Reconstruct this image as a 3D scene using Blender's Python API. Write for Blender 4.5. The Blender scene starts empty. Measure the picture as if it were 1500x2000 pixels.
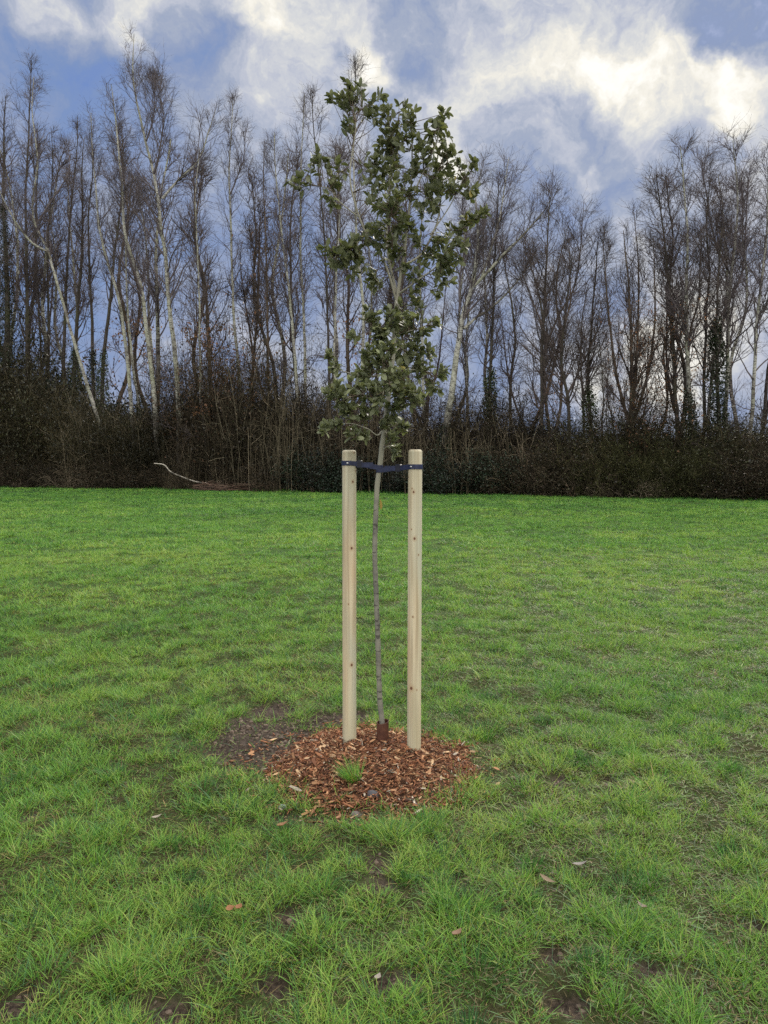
import bpy, math, random
import numpy as np
from mathutils import Vector

# ------------------------------------------------------------------ camera, sky, sun, exposure
scene = bpy.context.scene
COL = scene.collection
FPX, HY, CAMZ = 1450.0, 905.0, 1.6          # focal length and horizon in photo pixels (1500 x 2000)
PITCH = math.atan((1000 - HY) / FPX)
cam_d = bpy.data.cameras.new("camera")
cam = bpy.data.objects.new("camera", cam_d); COL.objects.link(cam)
cam_d.sensor_fit = 'VERTICAL'; cam_d.sensor_height = 36.0
cam_d.lens = FPX / 2000 * 36.0
cam_d.clip_start = 0.05; cam_d.clip_end = 3000
cam.location = (0, 0, CAMZ)
cam.rotation_euler = (math.pi / 2 - PITCH, 0, 0)
scene.camera = cam
CP, SP = math.cos(PITCH), math.sin(PITCH)

def ray(px, py):
    xc, yc = (px - 750) / FPX, (1000 - py) / FPX
    return np.array([xc, CP + yc * SP, -SP + yc * CP])
def at(px, py, Y):
    d = ray(px, py); t = Y / d[1]
    return np.array([t * d[0], Y, CAMZ + t * d[2]])
def on_ground(px, py, z=0.0):
    d = ray(px, py); t = (z - CAMZ) / d[2]
    return np.array([t * d[0], t * d[1], z])

scene.view_settings.view_transform = 'Standard'
scene.view_settings.look = 'None'
scene.view_settings.exposure = 0.22
scene.view_settings.gamma = 1.0
scene.cycles.max_bounces = 6
scene.cycles.diffuse_bounces = 2
scene.cycles.sample_clamp_direct = 3.0
scene.cycles.sample_clamp_indirect = 2.0
scene.cycles.glossy_bounces = 2
scene.cycles.transmission_bounces = 3
scene.cycles.transparent_max_bounces = 4
scene.cycles.use_denoising = False

SUN_EL, SUN_AZ = math.radians(34), math.radians(24)     # azimuth to the right of straight ahead (+Y)

class NT:
    """tiny helper to wire shader nodes"""
    def __init__(s, tree):
        s.t = tree; s.t.nodes.clear()
    def n(s, typ, **kw):
        nd = s.t.nodes.new(typ)
        ins = kw.pop('ins', {})
        for k, v in kw.items(): setattr(nd, k, v)
        for k, v in ins.items(): s.set(nd.inputs[k], v)
        return nd
    def set(s, sock, v):
        if isinstance(v, bpy.types.NodeSocket): s.t.links.new(v, sock)
        elif isinstance(v, bpy.types.Node): s.t.links.new(v.outputs[0], sock)
        else: sock.default_value = v
    def math(s, op, a, b=0.0, c=None, clamp=False):
        nd = s.n('ShaderNodeMath', operation=op, use_clamp=clamp)
        s.set(nd.inputs[0], a); s.set(nd.inputs[1], b)
        if c is not None: s.set(nd.inputs[2], c)
        return nd.outputs[0]
    def vmath(s, op, a, b=(0, 0, 0), out=0):
        nd = s.n('ShaderNodeVectorMath', operation=op)
        s.set(nd.inputs[0], a); s.set(nd.inputs[1], b)
        return nd.outputs[out]
    def rng(s, v, a, b, c, d, smooth=True):
        nd = s.n('ShaderNodeMapRange', interpolation_type='SMOOTHSTEP' if smooth else 'LINEAR')
        for i, x in enumerate((v, a, b, c, d)): s.set(nd.inputs[i], x)
        return nd.outputs[0]
    def ramp(s, v, stops, interp='LINEAR'):
        nd = s.n('ShaderNodeValToRGB'); cr = nd.color_ramp; cr.interpolation = interp
        while len(cr.elements) < len(stops): cr.elements.new(0.5)
        for e, (p, c) in zip(cr.elements, stops):
            e.position = p; e.color = (*c, 1) if len(c) == 3 else c
        s.set(nd.inputs[0], v)
        return nd.outputs[0]
    def mix(s, f, a, b, blend='MIX'):
        nd = s.n('ShaderNodeMix', data_type='RGBA', blend_type=blend)
        s.set(nd.inputs[0], f)
        s.set(nd.inputs[6], (*a, 1) if isinstance(a, tuple) and len(a) == 3 else a)
        s.set(nd.inputs[7], (*b, 1) if isinstance(b, tuple) and len(b) == 3 else b)
        return nd.outputs[2]
    def noise(s, vec, scale, detail=3.0, rough=0.5, out=0):
        nd = s.n('ShaderNodeTexNoise', ins={'Scale': scale, 'Detail': detail, 'Roughness': rough})
        if vec is not None: s.set(nd.inputs['Vector'], vec)
        return nd.outputs[out]

def sky_world():
    w = bpy.data.worlds.new("World"); scene.world = w; w.use_nodes = True
    N = NT(w.node_tree)
    co = N.n('ShaderNodeTexCoord').outputs['Generated']
    # wind-torn edges: bend the directions with two octaves of noise
    w1 = N.vmath('SUBTRACT', N.noise(co, 3.2, 3.0, 0.55, out=1), (0.5, 0.5, 0.5))
    w2 = N.vmath('SUBTRACT', N.noise(co, 13.0, 5.0, 0.6, out=1), (0.5, 0.5, 0.5))
    s1 = N.n('ShaderNodeVectorMath', operation='SCALE'); N.set(s1.inputs[0], w1); s1.inputs[3].default_value = 0.19
    s2 = N.n('ShaderNodeVectorMath', operation='SCALE'); N.set(s2.inputs[0], w2); s2.inputs[3].default_value = 0.10
    wc = N.vmath('ADD', N.vmath('ADD', co, s1.outputs[0]), s2.outputs[0])
    blobs = [  # photo px, py, radius px, weight
        (590, 50, 120, .42), (520, 20, 80, .25), (690, 40, 70, .22), (742, 140, 62, .62), (130, 40, 90, .40), (255, 40, 80, .36), (40, -20, 90, .35),
        (360, 20, 90, .20), (885, 250, 70, .50), (830, 190, 60, .42), (925, 300, 55, .40), (1130, 300, 62, .62), (1145, 250, 50, .30),
        (1000, 150, 130, .36), (1060, 60, 150, .33), (1230, 110, 140, .36), (1320, 140, 130, .40), (1430, 160, 130, .36),
        (1490, 70, 100, .36), (1210, 190, 110, .30), (1180, 20, 130, .25), (950, 60, 120, .15), (1370, 190, 80, .24),
        (780, 50, 100, .04), (610, 250, 170, .10), (450, 250, 130, .08), (640, 160, 90, .12),
        (1095, 205, 75, -.16), (1160, 240, 80, -.08), (960, 240, 60, -.12), (780, 70, 90, -.02), (790, 200, 38, -.16), (1090, 170, 45, -.12),
        (1400, 40, 70, -.62), (1320, 20, 50, -.25), (60, 110, 150, -.22), (400, 130, 75, -.20), (190, 110, 90, -.18), (1270, 240, 80, -.12), (1220, 350, 170, -.06),
        (340, 300, 200, .02), (1330, 760, 110, .50), (1400, 700, 130, .22), (1480, 640, 160, .24), (1110, 790, 140, .25), (1470, 330, 120, .20),
        (640, 700, 200, .05), (330, 690, 100, .12), (1250, 780, 170, .15)]
    acc = None
    for px, py, r, wt in blobs:
        d = ray(px, py); L = np.linalg.norm(d); d = d / L
        dist = N.vmath('DISTANCE', wc, tuple(d), out=1)
        v = N.rng(dist, 0.0, 1.3 * r / FPX / L, wt * (0.62 if px > 900 and py < 220 and wt > 0 else 0.85), 0.0)
        acc = v if acc is None else N.math('ADD', acc, v)
    sep = N.n('ShaderNodeSeparateXYZ'); N.set(sep.inputs[0], co)
    X, Y, Z = sep.outputs
    fb = N.math('SUBTRACT', N.noise(wc, 6.5, 8.0, 0.62), 0.5)
    fb2 = N.math('SUBTRACT', N.noise(wc, 16.0, 5.0, 0.6), 0.5)
    m = N.math('MULTIPLY_ADD', fb, 1.0, acc)
    m = N.math('MULTIPLY_ADD', fb2, 0.50, m)
    fb3 = N.math('SUBTRACT', N.noise(wc, 42.0, 4.0, 0.6), 0.5)
    m = N.math('MULTIPLY_ADD', fb3, 0.24, m)
    bil = N.math('ABSOLUTE', N.math('SUBTRACT', N.noise(wc, 11.0, 5.0, 0.55), 0.5))
    m = N.math('MULTIPLY_ADD', N.math('SUBTRACT', 0.08, bil), 0.38, m)
    m = N.math('ADD', m, N.rng(X, -0.45, 0.45, 0.29, 0.46))
    m = N.math('ADD', m, N.rng(Z, 0.0, 0.42, -0.04, 0.05))
    back = N.math('ADD', N.math('MULTIPLY', Y, -0.7), N.math('MULTIPLY', Z, 0.7))
    k = N.rng(back, 0.05, 0.6, 0.0, 1.0)
    m = N.math('MULTIPLY_ADD', k, 0.42, m)
    cloud = N.ramp(m, [(0.0, (.13, .22, .51)), (.18, (.185, .27, .49)), (.34, (.265, .33, .50)), (.48, (.36, .41, .53)),
                       (.60, (.49, .52, .61)), (.72, (.65, .66, .67)), (.84, (.85, .82, .74)), (.98, (1.0, .98, .92))])
    sky = N.n('ShaderNodeTexSky', sky_type='NISHITA', sun_disc=False)
    sky.sun_elevation = SUN_EL; sky.sun_rotation = SUN_AZ
    gain = N.math('ADD', N.math('MULTIPLY_ADD', k, 11.0, 9.2), N.rng(Z, 0.55, 0.95, 0.0, 8.0))      # background strength is 0.1
    cl = N.n('ShaderNodeVectorMath', operation='SCALE'); N.set(cl.inputs[0], cloud); N.set(cl.inputs[3], gain)
    cover = N.rng(m, 0.0, 0.35, 0.80, 1.0)
    out = N.mix(cover, sky.outputs[0], cl.outputs[0])
    bg = N.n('ShaderNodeBackground', ins={'Color': out, 'Strength': 0.1})
    o = N.n('ShaderNodeOutputWorld'); N.set(o.inputs[0], bg.outputs[0])
sky_world()

sd = bpy.data.lights.new("sun", 'SUN'); sun = bpy.data.objects.new("sun", sd); COL.objects.link(sun)
sd.energy = 3.0; sd.angle = math.radians(20); sd.color = (1.0, 0.93, 0.82)
sv = Vector((math.sin(SUN_AZ) * math.cos(SUN_EL), math.cos(SUN_AZ) * math.cos(SUN_EL), math.sin(SUN_EL)))
sun.rotation_euler = sv.to_track_quat('Z', 'Y').to_euler()
sun.location = (10, 10, 30)

# ------------------------------------------------------------------ helpers
def tag(o, label=None, cat=None, group=None, kind=None):
    if label: o['label'] = label
    if cat: o['category'] = cat
    if group: o['group'] = group
    if kind: o['kind'] = kind
    return o
def link(name, me, parent=None, loc=None):
    o = bpy.data.objects.new(name, me); COL.objects.link(o)
    if parent is not None: o.parent = parent
    if loc is not None: o.location = loc
    return o
def empty(name, loc=(0, 0, 0), rz=0.0):
    o = bpy.data.objects.new(name, None); COL.objects.link(o)
    o.location = loc; o.rotation_euler = (0, 0, rz); o.empty_display_size = 0.2
    return o
def copy_tree(o, parent=None):
    c = o.copy(); COL.objects.link(c); c.parent = parent
    for ch in o.children: copy_tree(ch, c)
    return c
def mesh_np(name, V, faces, mat, col=None, smooth=True):
    V = np.asarray(V, np.float32).reshape(-1, 3)
    me = bpy.data.meshes.new(name)
    faces = [np.asarray(f, np.int32) for f in faces if len(f)]
    nl = sum(f.size for f in faces); nf = sum(len(f) for f in faces)
    me.vertices.add(len(V)); me.vertices.foreach_set('co', V.ravel())
    me.loops.add(nl); me.polygons.add(nf)
    me.loops.foreach_set('vertex_index', np.concatenate([f.ravel() for f in faces]))
    sizes = np.concatenate([np.full(len(f), f.shape[1], np.int32) for f in faces])
    starts = np.zeros(nf, np.int32); starts[1:] = np.cumsum(sizes)[:-1]
    me.polygons.foreach_set('loop_start', starts)
    me.polygons.foreach_set('use_smooth', np.full(nf, smooth, bool))
    me.update(calc_edges=True)
    if col is not None:
        c = np.ones((len(V), 4), np.float32); c[:, :3] = np.asarray(col, np.float32).reshape(-1, 3)
        a = me.attributes.new('col', 'FLOAT_COLOR', 'POINT'); a.data.foreach_set('color', c.ravel())
    me.materials.append(mat)
    return me
class Geo:
    """collects vertex and face arrays for one mesh"""
    def __init__(s): s.V = []; s.F = {}; s.C = []; s.n = 0
    def add(s, V, F, C=None):
        V = np.asarray(V).reshape(-1, 3)
        for f in F:
            f = np.asarray(f)
            if len(f): s.F.setdefault(f.shape[1], []).append(f + s.n)
        s.V.append(V); s.n += len(V)
        if C is not None: s.C.append(np.broadcast_to(np.asarray(C, float), V.shape) if np.ndim(C) == 1 else C)
    def mesh(s, name, mat, smooth=True):
        return mesh_np(name, np.concatenate(s.V), [np.concatenate(f) for f in s.F.values()], mat,
                       np.concatenate(s.C) if s.C else None, smooth)
def norm(a):
    return a / np.maximum(np.linalg.norm(a, axis=-1, keepdims=True), 1e-9)
def frames(P):
    T = norm(np.gradient(P, axis=1))
    mean = norm(P[:, -1] - P[:, 0])
    ref = np.where(np.abs(mean[:, 2:3]) > 0.8, np.array([[1.0, 0.13, 0]]), np.array([[0, 0, 1.0]]))
    U = norm(np.cross(T, ref[:, None, :])); W = np.cross(T, U)
    return T, U, W
def tubes(P, R, k, cap=False):
    """P (N,S,3), R (N,S): N tubes of k sides"""
    P = np.asarray(P, float); R = np.asarray(R, float)
    N_, S = P.shape[:2]
    _, U, W = frames(P)
    a = np.arange(k) * 2 * math.pi / k
    V = P[:, :, None, :] + R[:, :, None, None] * (np.cos(a)[None, None, :, None] * U[:, :, None, :] + np.sin(a)[None, None, :, None] * W[:, :, None, :])
    n, s, j = np.meshgrid(np.arange(N_), np.arange(S - 1), np.arange(k), indexing='ij')
    j2 = (j + 1) % k; b = (n * S + s) * k
    Q = np.stack([b + j, b + j2, b + k + j2, b + k + j], -1).reshape(-1, 4)
    F = [Q]
    if cap:
        F.append(np.stack([(np.arange(N_) * S + S - 1) * k + i for i in range(k)], -1))
    return V.reshape(-1, 3), F
def resample(pts, n):
    """smooth curve of n points through the given ones"""
    p = np.asarray(pts, float)
    if len(p) > 2:
        q = np.vstack([2 * p[0] - p[1], p, 2 * p[-1] - p[-2]]); out = []
        for i in range(1, len(q) - 2):
            t = np.linspace(0, 1, 9)[:-1, None]
            a, b, c, d = q[i - 1], q[i], q[i + 1], q[i + 2]
            out.append(0.5 * (2 * b + (c - a) * t + (2 * a - 5 * b + 4 * c - d) * t ** 2 + (3 * b - a - 3 * c + d) * t ** 3))
        p = np.vstack(out + [p[-1:]])
    s = np.r_[0, np.cumsum(np.linalg.norm(np.diff(p, axis=0), axis=1))]
    u = np.linspace(0, s[-1], n)
    return np.stack([np.interp(u, s, p[:, i]) for i in range(p.shape[1])], -1)
def spawn(P, R, n, rng, tlo, thi, ang, length, S, up=0.0, wander=0.15, rfac=0.55, rmax=9, rend=0.3, bias=1.0, droop=0.0):
    """n children on each of the branches P; length is f(t, parent_length) -> metres"""
    N_, SP_ = P.shape[:2]
    T, U, W = frames(P)
    t = tlo + (thi - tlo) * rng.random((N_, n)) ** bias
    x = t * (SP_ - 1); i = np.clip(x.astype(int), 0, SP_ - 2); f = (x - i)[..., None]
    row = np.arange(N_)[:, None]
    p = P[row, i] * (1 - f) + P[row, i + 1] * f
    r = R[row, i] * (1 - f[..., 0]) + R[row, i + 1] * f[..., 0]
    plen = np.linalg.norm(np.diff(P, axis=1), axis=2).sum(1)[:, None]
    a = np.radians(ang[0] + (ang[1] - ang[0]) * rng.random((N_, n)))[..., None]
    ph = (rng.random((N_, n)) * 2 * math.pi)[..., None]
    d = np.cos(a) * T[row, i] + np.sin(a) * (np.cos(ph) * U[row, i] + np.sin(ph) * W[row, i])
    L = (length(t, plen) * (0.65 + 0.7 * rng.random((N_, n)))).reshape(-1)
    p = p.reshape(-1, 3); d = norm(d.reshape(-1, 3)); r0 = np.minimum(r.reshape(-1) * rfac, rmax)
    M = len(p); Q = np.zeros((M, S, 3)); Q[:, 0] = p
    for s in range(1, S):
        d = norm(d + rng.normal(0, wander, (M, 3)) + np.array([0, 0, up - droop * s / S]))
        p = p + d * (L / (S - 1))[:, None]; Q[:, s] = p
    RR = r0[:, None] * np.linspace(1, rend, S)[None, :]
    return Q, RR, t.reshape(-1)
def hash2(ix, iy, seed):
    h = (ix.astype(np.int64) * 374761393 + iy.astype(np.int64) * 668265263 + seed * 1442695041) & 0xFFFFFFFF
    h = ((h ^ (h >> 13)) * 1274126177) & 0xFFFFFFFF
    return ((h ^ (h >> 16)) & 0xFFFF) / 65535.0
def vnoise(x, y, seed=0):
    x = np.asarray(x, float); y = np.asarray(y, float)
    ix, iy = np.floor(x), np.floor(y); fx, fy = x - ix, y - iy
    fx = fx * fx * (3 - 2 * fx); fy = fy * fy * (3 - 2 * fy)
    a, b = hash2(ix, iy, seed), hash2(ix + 1, iy, seed); c, d = hash2(ix, iy + 1, seed), hash2(ix + 1, iy + 1, seed)
    return (a * (1 - fx) + b * fx) * (1 - fy) + (c * (1 - fx) + d * fx) * fy
def fbm(x, y, seed=0, oct=3):
    s, a, t = 0, 1.0, 0
    for o in range(oct):
        s = s + a * vnoise(x * 2 ** o + 17.3 * o, y * 2 ** o - 9.1 * o, seed + o); t += a; a *= 0.5
    return s / t
def sstep(a, b, x):
    t = np.clip((x - a) / (b - a), 0, 1); return t * t * (3 - 2 * t)

# ------------------------------------------------------------------ materials
def material(name):
    m = bpy.data.materials.new(name); m.use_nodes = True
    return m, NT(m.node_tree)
def finish(N, shader):
    o = N.n('ShaderNodeOutputMaterial'); N.set(o.inputs[0], shader)
def principled(N, color, rough=0.7, spec=0.3, normal=None):
    b = N.n('ShaderNodeBsdfPrincipled')
    N.set(b.inputs['Base Color'], (*color, 1) if isinstance(color, tuple) and len(color) == 3 else color)
    N.set(b.inputs['Roughness'], rough); N.set(b.inputs['Specular IOR Level'], spec)
    if normal is not None: N.set(b.inputs['Normal'], normal)
    return b.outputs[0]
def bump(N, h, strength=0.4, dist=0.01):
    b = N.n('ShaderNodeBump', ins={'Height': h, 'Strength': strength, 'Distance': dist})
    return b.outputs[0]
def leafy(name, transl=0.3, rough=0.5, spec=0.35, under=None, tcol=(1.5, 1.5, 0.9)):
    m, N = material(name)
    c = N.n('ShaderNodeAttribute', attribute_name='col').outputs['Color']
    if name == 'dark_ivy_leaf':
        c = N.vmath('MULTIPLY', c, N.ramp(N.n('ShaderNodeObjectInfo').outputs['Random'], [(0, (.5, .5, .55)), (.5, (.9, .9, .85)), (1, (1.6, 1.6, 1.3))]))
    base = c
    if under is not None:
        g = N.n('ShaderNodeNewGeometry')
        base = N.mix(g.outputs['Backfacing'], c, under)
    p = principled(N, base, rough, spec)
    t = N.n('ShaderNodeBsdfTranslucent'); N.set(t.inputs[0], N.mix(1.0, c, tcol, 'MULTIPLY'))
    mx = N.n('ShaderNodeMixShader'); mx.inputs[0].default_value = transl
    N.set(mx.inputs[1], p); N.set(mx.inputs[2], t.outputs[0])
    finish(N, mx.outputs[0]); return m
def attr_mat(name, rough=0.8, spec=0.2, noise_scale=None):
    m, N = material(name)
    c = N.n('ShaderNodeAttribute', attribute_name='col').outputs['Color']
    nrm = None
    if name == 'dead_stems':
        c = N.vmath('MULTIPLY', c, N.ramp(N.n('ShaderNodeObjectInfo').outputs['Random'], [(0, (.55, .55, .5)), (.5, (.95, .9, .85)), (1, (1.5, 1.4, 1.3))]))
    if noise_scale:
        co = N.n('ShaderNodeTexCoord').outputs['Object']
        h = N.noise(co, noise_scale, 4.0)
        c = N.mix(N.rng(h, 0.3, 0.7, 0.0, 0.5), c, N.mix(1.0, c, (0.5, 0.48, 0.45), 'MULTIPLY'))
        nrm = bump(N, h, 0.5, 0.004)
    finish(N, principled(N, c, rough, spec, nrm)); return m

M_grass = leafy("grass_blades", 0.30, 0.50, 0.24, tcol=(1.5, 1.5, 0.9))
M_oakleaf = leafy("evergreen_leaf", 0.20, 0.50, 0.4, under=(0.16, 0.18, 0.115))
M_darkleaf = leafy("dark_ivy_leaf", 0.12, 0.45, 0.35)
M_dryleaf = leafy("dry_brown_leaf", 0.3, 0.7, 0.2)
M_chip = attr_mat("wood_chip", 0.85, 0.15, 60.0)
M_stem = attr_mat("dead_stems", 0.9, 0.1)
M_stone = attr_mat("stone", 0.8, 0.3, 40.0)

def bark_birch():
    m, N = material("white_birch_bark")
    co = N.n('ShaderNodeTexCoord').outputs['Object']
    mp = N.n('ShaderNodeMapping', ins={'Vector': co, 'Scale': (2.2, 2.2, 14.0)})
    lent = N.noise(mp, 2.0, 4.0, 0.65)
    big = N.noise(co, 0.9, 4.0, 0.6)
    z = N.n('ShaderNodeSeparateXYZ', ins={0: co}).outputs[2]
    low = N.rng(z, 0.5, 7.0, 0.16, 0.0)
    dark = N.rng(N.math('ADD', lent, low), 0.52, 0.62, 0.0, 1.0)
    blotch = N.rng(N.math('ADD', big, low), 0.52, 0.64, 0.0, 0.85)
    c = N.mix(N.rng(N.noise(co, 3.0, 3.0), 0.3, 0.7, 0, 1), (0.27, 0.265, 0.24), (0.43, 0.42, 0.375))
    c = N.mix(N.rng(N.noise(co, 0.5, 2.0), 0.45, 0.7, 0, 0.6), c, (0.27, 0.29, 0.17))
    c = N.mix(blotch, c, (0.10, 0.085, 0.07))
    c = N.mix(dark, c, (0.045, 0.038, 0.035))
    finish(N, principled(N, c, 0.8, 0.2, bump(N, lent, 0.6, 0.03))); return m
def bark_dark(name, a, b, scale=3.0):
    m, N = material(name)
    co = N.n('ShaderNodeTexCoord').outputs['Object']
    mp = N.n('ShaderNodeMapping', ins={'Vector': co, 'Scale': (5.0, 5.0, 0.9)})
    h = N.noise(mp, scale, 5.0, 0.6)
    c = N.mix(N.rng(h, 0.3, 0.7, 0, 1), a, b)
    c = N.mix(N.rng(N.noise(co, 0.7, 3.0), 0.5, 0.75, 0, 0.5), c, (0.075, 0.08, 0.035))
    finish(N, principled(N, c, 0.9, 0.15, bump(N, h, 0.7, 0.03))); return m
M_birch = bark_birch()
M_dark = bark_dark("dark_bark", (0.030, 0.026, 0.024), (0.085, 0.072, 0.060))
M_brown = bark_dark("brown_bark", (0.06, 0.045, 0.035), (0.14, 0.105, 0.08))
def flat_mat(name, a, b, scale=1.5, rough=0.9):
    m, N = material(name)
    co = N.n('ShaderNodeTexCoord').outputs['Object']
    c = N.mix(N.rng(N.noise(co, scale, 3.0), 0.3, 0.7, 0, 1), a, b)
    finish(N, principled(N, c, rough, 0.15)); return m
M_twig = flat_mat("purple_brown_twig", (0.080, 0.066, 0.074), (0.130, 0.110, 0.114))
M_twigd = flat_mat("dark_twig", (0.050, 0.040, 0.040), (0.105, 0.082, 0.075))

# ------------------------------------------------------------------ ground
MC = on_ground(729, 1496)            # middle of the mulch bed
MRX, MRY = 0.49, 0.535
def mulch_field(x, y):
    a = np.arctan2(y - MC[1], x - MC[0])
    wob = 1 + 0.22 * (fbm(np.cos(a) * 2 + 5, np.sin(a) * 2 + 5, 71) - 0.5) * 2
    return np.hypot((x - MC[0]) / MRX, (y - MC[1]) / MRY) / wob        # 1 at the rim
S1, S2 = on_ground(505, 1445), on_ground(530, 1395)
SOILS = [(585, 1448, .22, .2), (505, 1448, .34, .32), (560, 1465, .2, .2), (640, 1410, .16, .12), (530, 1385, .14, .16), (470, 1420, .13, .16), (690, 1402, .14, .1), (700, 1600, .22, .07), (560, 1600, .09, .05),
         (25, 1955, .08, .05), (340, 1965, .10, .05), (775, 1915, .10, .05), (1270, 1905, .06, .04), (735, 1690, .07, .07),
         (1095, 1522, .06, .05), (1190, 1520, .06, .05), (1215, 1560, .03, .05), (310, 1712, .04, .04), (740, 1735, .08, .05), (560, 1800, .05, .04),
         (890, 1710, .05, .04), (1085, 1860, .05, .04), (1110, 1960, .06, .04), (540, 1925, .06, .04), (60, 1595, .06, .05), (1480, 1810, .04, .04), (330, 1835, .05, .04),
         (840, 1660, .05, .05)]
SOILP = [(on_ground(px, py), a, b) for px, py, a, b in SOILS]
def soil_field(x, y):
    s = np.zeros(np.shape(x))
    wx = x + 0.10 * (fbm(x * 5, y * 5, 31) - 0.5); wy = y + 0.10 * (fbm(x * 5 + 9, y * 5 + 4, 33) - 0.5)
    for p, a, b in SOILP:
        q = np.hypot((wx - p[0]) / a, (wy - p[1]) / (b * 1.5))
        s = np.maximum(s, 1 - sstep(0.55, 1.15, q))
    # scattered scuffs close to the camera
    near = 1 - sstep(3.0, 6.0, y)
    s = np.maximum(s, near * 0.0 * sstep(0.68, 0.78, fbm(x * 4.2, y * 4.2, 47)))
    return s
def height(x, y):
    fade = 1 - 0.6 * sstep(8, 30, y)
    h = 0.10 * (fbm(x * 0.35, y * 0.35, 3) - 0.5) * sstep(2, 12, y) + fade * (0.055 * (fbm(x * 1.3, y * 1.3, 5) - 0.5) + 0.055 * (fbm(x * 4.5, y * 4.5, 7) - 0.5))
    mf = mulch_field(x, y)
    keep = sstep(0.7, 1.5, mf)
    h = h * keep + 0.075 * (1 - sstep(0.25, 1.12, mf))
    sf = soil_field(x, y) * sstep(0.9, 1.1, mf)
    h = h - 0.018 * sf + 0.016 * sf * (fbm(x * 22, y * 22, 9) - 0.5)
    return h
def axis_steps(lo, hi, fine_lo, fine_hi, d0, grow):
    v = list(np.arange(fine_lo, fine_hi, d0)); d = d0
    while v[-1] < hi: d *= grow; v.append(v[-1] + d)
    d = d0; w = []; c = fine_lo
    while c > lo: d *= grow; c -= d; w.append(c)
    return np.array(w[::-1] + v)
gx = axis_steps(-600, 600, -2.6, 2.6, 0.025, 1.035)
gy = axis_steps(-400, 900, 1.7, 6.0, 0.025, 1.022)
GX, GY = np.meshgrid(gx, gy)
GZ = height(GX, GY)
nx, ny = len(gx), len(gy)
ii, jj = np.meshgrid(np.arange(ny - 1), np.arange(nx - 1), indexing='ij')
gb = ii * nx + jj
gq = np.stack([gb, gb + 1, gb + nx + 1, gb + nx], -1).reshape(-1, 4)
soil = soil_field(GX, GY); mul = 1 - sstep(0.95, 1.1, mulch_field(GX, GY))
gc = np.stack([soil, mul, np.zeros_like(soil)], -1)
# wood floor beyond the grass edge
EL, ER = on_ground(0, 950), on_ground(1500, 976)
def edge_y(x):
    t = (x - EL[0]) / (ER[0] - EL[0])
    return EL[1] + t * (ER[1] - EL[1])
gc[..., 2] = sstep(-0.4, 0.5, GY - edge_y(GX) + 0.7 * (fbm(GX * .8, GY * .8, 81) - .5))
def ground_mat():
    m, N = material("turf_and_soil")
    a = N.n('ShaderNodeAttribute', attribute_name='col').outputs['Color']
    s = N.n('ShaderNodeSeparateColor', ins={0: a})
    co = N.n('ShaderNodeNewGeometry').outputs['Position']
    y = N.n('ShaderNodeSeparateXYZ', ins={0: co}).outputs[1]
    n1 = N.noise(co, 1.1, 4.0); n2 = N.noise(co, 9.0, 4.0); n3 = N.noise(co, 60.0, 3.0)
    green = N.mix(N.rng(n1, 0.35, 0.65, 0, 1), (0.035, 0.075, 0.013), (0.05, 0.085, 0.017))
    thatch = N.mix(N.rng(n2, 0.35, 0.65, 0, 1), (0.034, 0.026, 0.013), (0.034, 0.040, 0.013))
    turf = N.mix(N.rng(y, 3.0, 14.0, 0.15, 1.0), thatch, green)
    soilc = N.mix(N.rng(n3, 0.35, 0.65, 0, 1), (0.022, 0.016, 0.012), (0.062, 0.045, 0.034))
    soilc = N.mix(N.rng(n2, 0.5, 0.7, 0, 0.5), soilc, (0.085, 0.066, 0.053))
    c = N.mix(s.outputs[0], turf, soilc)
    c = N.mix(s.outputs[1], c, N.mix(N.rng(n3, .4, .6, 0, 1), (0.035, 0.018, 0.011), (0.10, 0.05, 0.028)))
    c = N.mix(s.outputs[2], c, (0.040, 0.028, 0.020))
    h = N.math('ADD', N.noise(co, 70.0, 4.0), N.math('MULTIPLY', n2, 0.6))
    finish(N, principled(N, c, 0.95, 0.15, bump(N, h, 1.0, 0.02))); return m
ground = link("ground", mesh_np("ground", np.stack([GX, GY, GZ], -1), [gq], ground_mat(), gc))
tag(ground, kind='structure', label="flat green field of short rough turf", cat="ground")

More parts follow.
